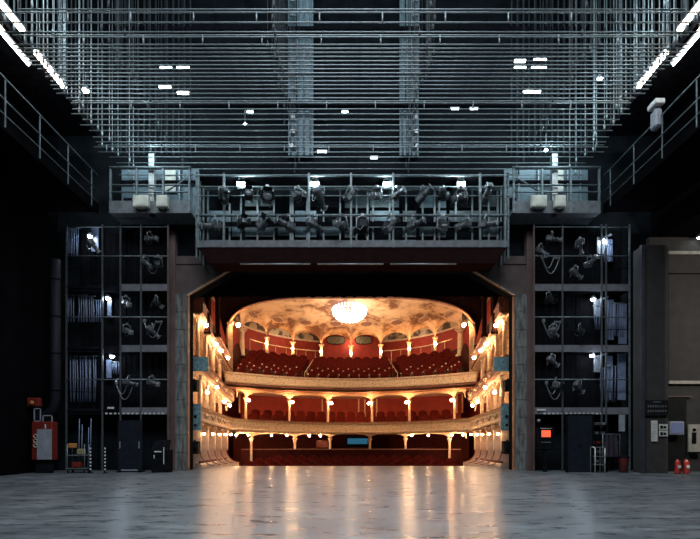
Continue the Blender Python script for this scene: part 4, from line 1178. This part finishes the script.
# grey drape, paper sheet and bins at right
t=thing('hanging_drape','grey lilac cloth hanging over a rack at the right wing','cloth',(P(612,470,16.8).x,16.85,0))
top=[];bot=[]
for k in range(21): x=-.3+.6*k/20; top.append((x*.8,.04*math.sin(k),1.35)); bot.append((x,.06*math.sin(k),.55))
MB().loft([top,bot],smooth=True).loft([[(a,b+.02,c) for a,b,c in top],[(a,b+.02,c) for a,b,c in bot]],smooth=True).build('cloth',M['drape'],t)
MB().tube([(-.3,0,0),(-.3,0,1.36),(.3,0,1.36),(.3,0,0)],.02,6).build('rack',M['steel'],t)
t=thing('red_bin','dark red bin standing beside the hanging drape at the right wing','bin',(P(622,472,16.7).x,16.6,0))
MB().lathe([(.14,0),(.17,.5),(.18,.52),(.16,.52)],n=14).build('body',M['redbox'],t); MB().lathe([(.185,.52),(.17,.58),(.05,.61)],n=14).build('lid',M['dark'],t)
o=MB().bx(-.11,.11,-.01,.01,-.3,.3).build('paper_sheet',M['greypanel']); o.location=(P(621,423,17).x,16.95,P(621,423,17).z); tag(o,'tall pale sheet hanging under the outer part of the right portal tower','sheet')

# dark pier right of the tower
pr=struct('wall_pier', MB().bx((643.5-AX)*16.3/FPX,(668-AX)*16.3/FPX,16.3,16.9,0,7.9), M['sidewall'])
struct('trim_4', MB().bx((641-AX)*16.2/FPX,(644-AX)*16.2/FPX,16.15,16.3,0,7.85), M['brown2'])
struct('wall_side_stage', MB().bx(10.96,17,17.3,17.5,0,8.6), M['sidewall'])
struct('ceiling.004', MB().bx(11.8,17,8,18,8.6,8.8), M['black'])
# roller door housing lines in the side stage
t=thing('sliding_door','large dark brown grey sliding door of the side stage with pale top track','door',(13.2,17.2,0))
xl=(668.5-AX)*17.2/FPX-13.2
MB().bx(xl,3.5,0,.08,3.3,7.95).build('door_leaf',M['sidewall'],t)
MB().bx(xl,3.5,-.04,.05,7.93,8.04).build('top_track',M['beam'],t)
MB().bx(xl,3.5,-.04,.08,3.2,3.31).build('bottom_edge',M['beam'],t)
MB().bx(xl,3.5,-.02,0,7.2,7.24).build('rib',M['dark'],t)
t=thing('dark_doorway','doorway shaded by a flat dark sheet, with a thin frame below the sliding door','doorway',((680-AX)*17.1/FPX,17.2,0))
MB().bx(-.42,.3,-.0,.05,0,2.7).build('shade_sheet',M['rubber'],t)  # flat sheet; the doorway's shade is put into its dark colour
MB().bx(-.45,-.42,-.03,.05,0,2.75).bx(-.45,.5,-.03,.05,2.72,2.76).build('frame',M['brown'],t)
# monitor
p=P(683.5,428,16.6)
t=thing('wall_monitor','small lit monitor in a pale casing above the fire extinguishers','monitor',(p.x,16.95,p.z))

MB().bbox((0,.05,0),(.54,.16,.5),.03).build('casing',M['greypanel'],t); MB().bx(-.2,.2,-.05,-.03,-.17,.19).build('screen',M['monitor'],t)
MB().bx(-.04,.04,.1,.25,-.05,.05).build('bracket',M['dark'],t)
# key board / notice boards on the pier
p=P(656,408,16.28)
t=thing('key_rack','black rack board with two rows of small tags on the dark pier','board',(p.x,16.28,p.z))
MB().bbox((0,-.03,0),(.78,.05,.54),.01).build('board',M['rubber'],t)
m=MB()
for r_ in range(2):
    for k in range(8): m.bx(-.32+k*.085,-.275+k*.085,-.066,-.055,.02-r_*.16,.09-r_*.16)
m.bx(-.14,.14,-.066,-.055,.19,.22); m.build('tag_row',M['deck'],t)
p=P(654,431,16.28); t=thing('notice_sheet','tall narrow white notice sheet on the dark pier','notice',(p.x,16.27,p.z))
MB().bx(-.11,.11,-.012,0,-.36,.36).build('sheet',M['paper'],t)
m=MB()
for k in range(12): m.bx(-.085,.085 if k%3 else .03,-.015,-.012,.28-k*.052,.288-k*.052)
m.build('text_line',M['greypanel'],t)
for i,py in enumerate((427,433.5)):
    p=P(663,py,16.28); t=thing('framed_notice',f'small notice on the dark pier, {"upper" if i==0 else "lower"} of two beside the tall sheet','notice',(p.x,16.27,p.z))
    MB().bx(-.15,.15,-.012,0,-.10,.10).build('sheet',M['whitebox'],t)
    m=MB().bx(-.11,-.02,-.016,-.012,-.06,.05).bx(0,.1,-.016,-.012,-.05,.03); m.build('picture',M['dark'],t)
m=MB()
# extinguishers
for i,px in enumerate((677.5,686)):
    p=P(px,473,16.0)
    t=thing('fire_extinguisher',f'red fire extinguisher on the floor at the right, the {"left" if i==0 else "right"} one of the pair','fire extinguisher',(p.x,16.0,0),0,'pair of fire extinguishers')
    MB().lathe([(.085,0),(.095,.02),(.095,.38),(.08,.44),(.03,.48),(.03,.50)],n=16).build('cylinder',M['redfire'],t)
    MB().bx(-.05,.05,-.11,-.09,.2,.3).build('label_plate',M['paper'],t)
    MB().bx(-.02,.09,-.015,.015,.50,.53).box((.05,0,.57),(.13,.03,.02),ry=-.3).build('handle',M['rubber'],t)
    MB().tube([(-.02,0,.5),(-.1,-.02,.48),(-.13,-.03,.35),(-.11,-.04,.2)],.012,6).build('hose',M['rubber'],t)
# pale lit notice board at right frame edge
p=P(697,438,16.9)
t=thing('pale_wall_panel','pale lit notice panel with dark figures at the right edge','notice board',(p.x+.06,17.1,p.z))
MB().bx(-.22,.3,0,.05,-.5,.5).build('board',M['beam'],t); MB().bx(-.1,.05,-.02,0,-.2,.2).sphere((-.02,-.01,.3),.06,8,5).build('figure',M['dark'],t)
MB().bx(-.24,.32,-.03,.0,-.54,-.5).build('ledge',M['dark'],t)
# lamp of the side stage
p=P(699,229,17.0)
t=thing('side_stage_lamp','small warm lamp at the right edge under the side stage ceiling','lamp',(12.55,17.0,8.45))
MB().sphere((0,0,0),.05,10,6).build('bulb',M['worklight'],t); MB().lathe([(.12,0),(.05,.12),(.02,.15)],n=10).build('shade',M['lampalu'],t)
plight('side_fill',(13.9,12.5,5.5),(1.,.95,.86),620,.25)  # unseen fill light added to brighten the side stage wall and door evenly

# ================================================================== LIGHT
# house working lights: rows of floods high above the stage and at the galleries
alight('working_floods',(0,3.5,19),(0,0,0),(16,7),(.84,.92,1.),4200)
alight('tower_fill',(0,14.2,24.5),(0,0,0),(16,5),(.62,.88,1.),1500)  # unseen area light added as cool fill for the fly tower
for s in(-1,1):
    alight('gallery_floods',(s*8.9,14.0,13.3),(0,s*math.radians(70),0),(.3,6),(.66,.90,1.),160)
# auditorium: chandelier light, and unseen fill lights added under the dome and in the balconies
l=alight('ceiling_fill',(0,27.6,6.9),(PI,0,0),(3.0,3.0),(1.,.70,.44),110)  # unseen upward area light added to brighten the ceiling evenly
plight('chandelier_glow',(0,27.4,7.2),(1.,.70,.42),120,.6)
for x in(-3,3): plight('dome_fill',(x,23.4,6.3),(1.,.70,.44),190,.5)  # unseen lights added to brighten the parapets from the front
for x in(-4.2,0,4.2): plight('arcade_fill',(x,yarc(x)+1.9,8.2),(1.,.72,.46),45,.25)  # unseen lights added behind the arcade to brighten the lunettes
for x in(-3.6,0,3.6): plight('circle_glow',(x,27.9,3.4),(1.,.68,.42),22,.2)
w=bpy.data.worlds.new('world'); sc.world=w; w.use_nodes=True
w.node_tree.nodes['Background'].inputs[0].default_value=(.5,.7,.9,1); w.node_tree.nodes['Background'].inputs[1].default_value=0.0

# ================================================================== CAMERA
cam=bpy.data.cameras.new('camera'); co=bpy.data.objects.new('camera',cam); COL.objects.link(co)
co.location=(0,0,EYE); co.rotation_euler=(PI/2,0,0)
cam.sensor_width=36; cam.sensor_fit='HORIZONTAL'; cam.lens=FPX*36/700
cam.shift_x=-(AX-350)/700; cam.shift_y=(HZ-269.5)/700
cam.clip_end=200
sc.camera=co
vs=sc.view_settings; vs.view_transform='Standard'; vs.look='None'; vs.gamma=1; vs.use_curve_mapping=False; vs.exposure=0
cy=sc.cycles
cy.use_denoising=True; cy.max_bounces=6; cy.diffuse_bounces=4; cy.glossy_bounces=3; cy.sample_clamp_indirect=40
cy.caustics_reflective=False; cy.caustics_refractive=False
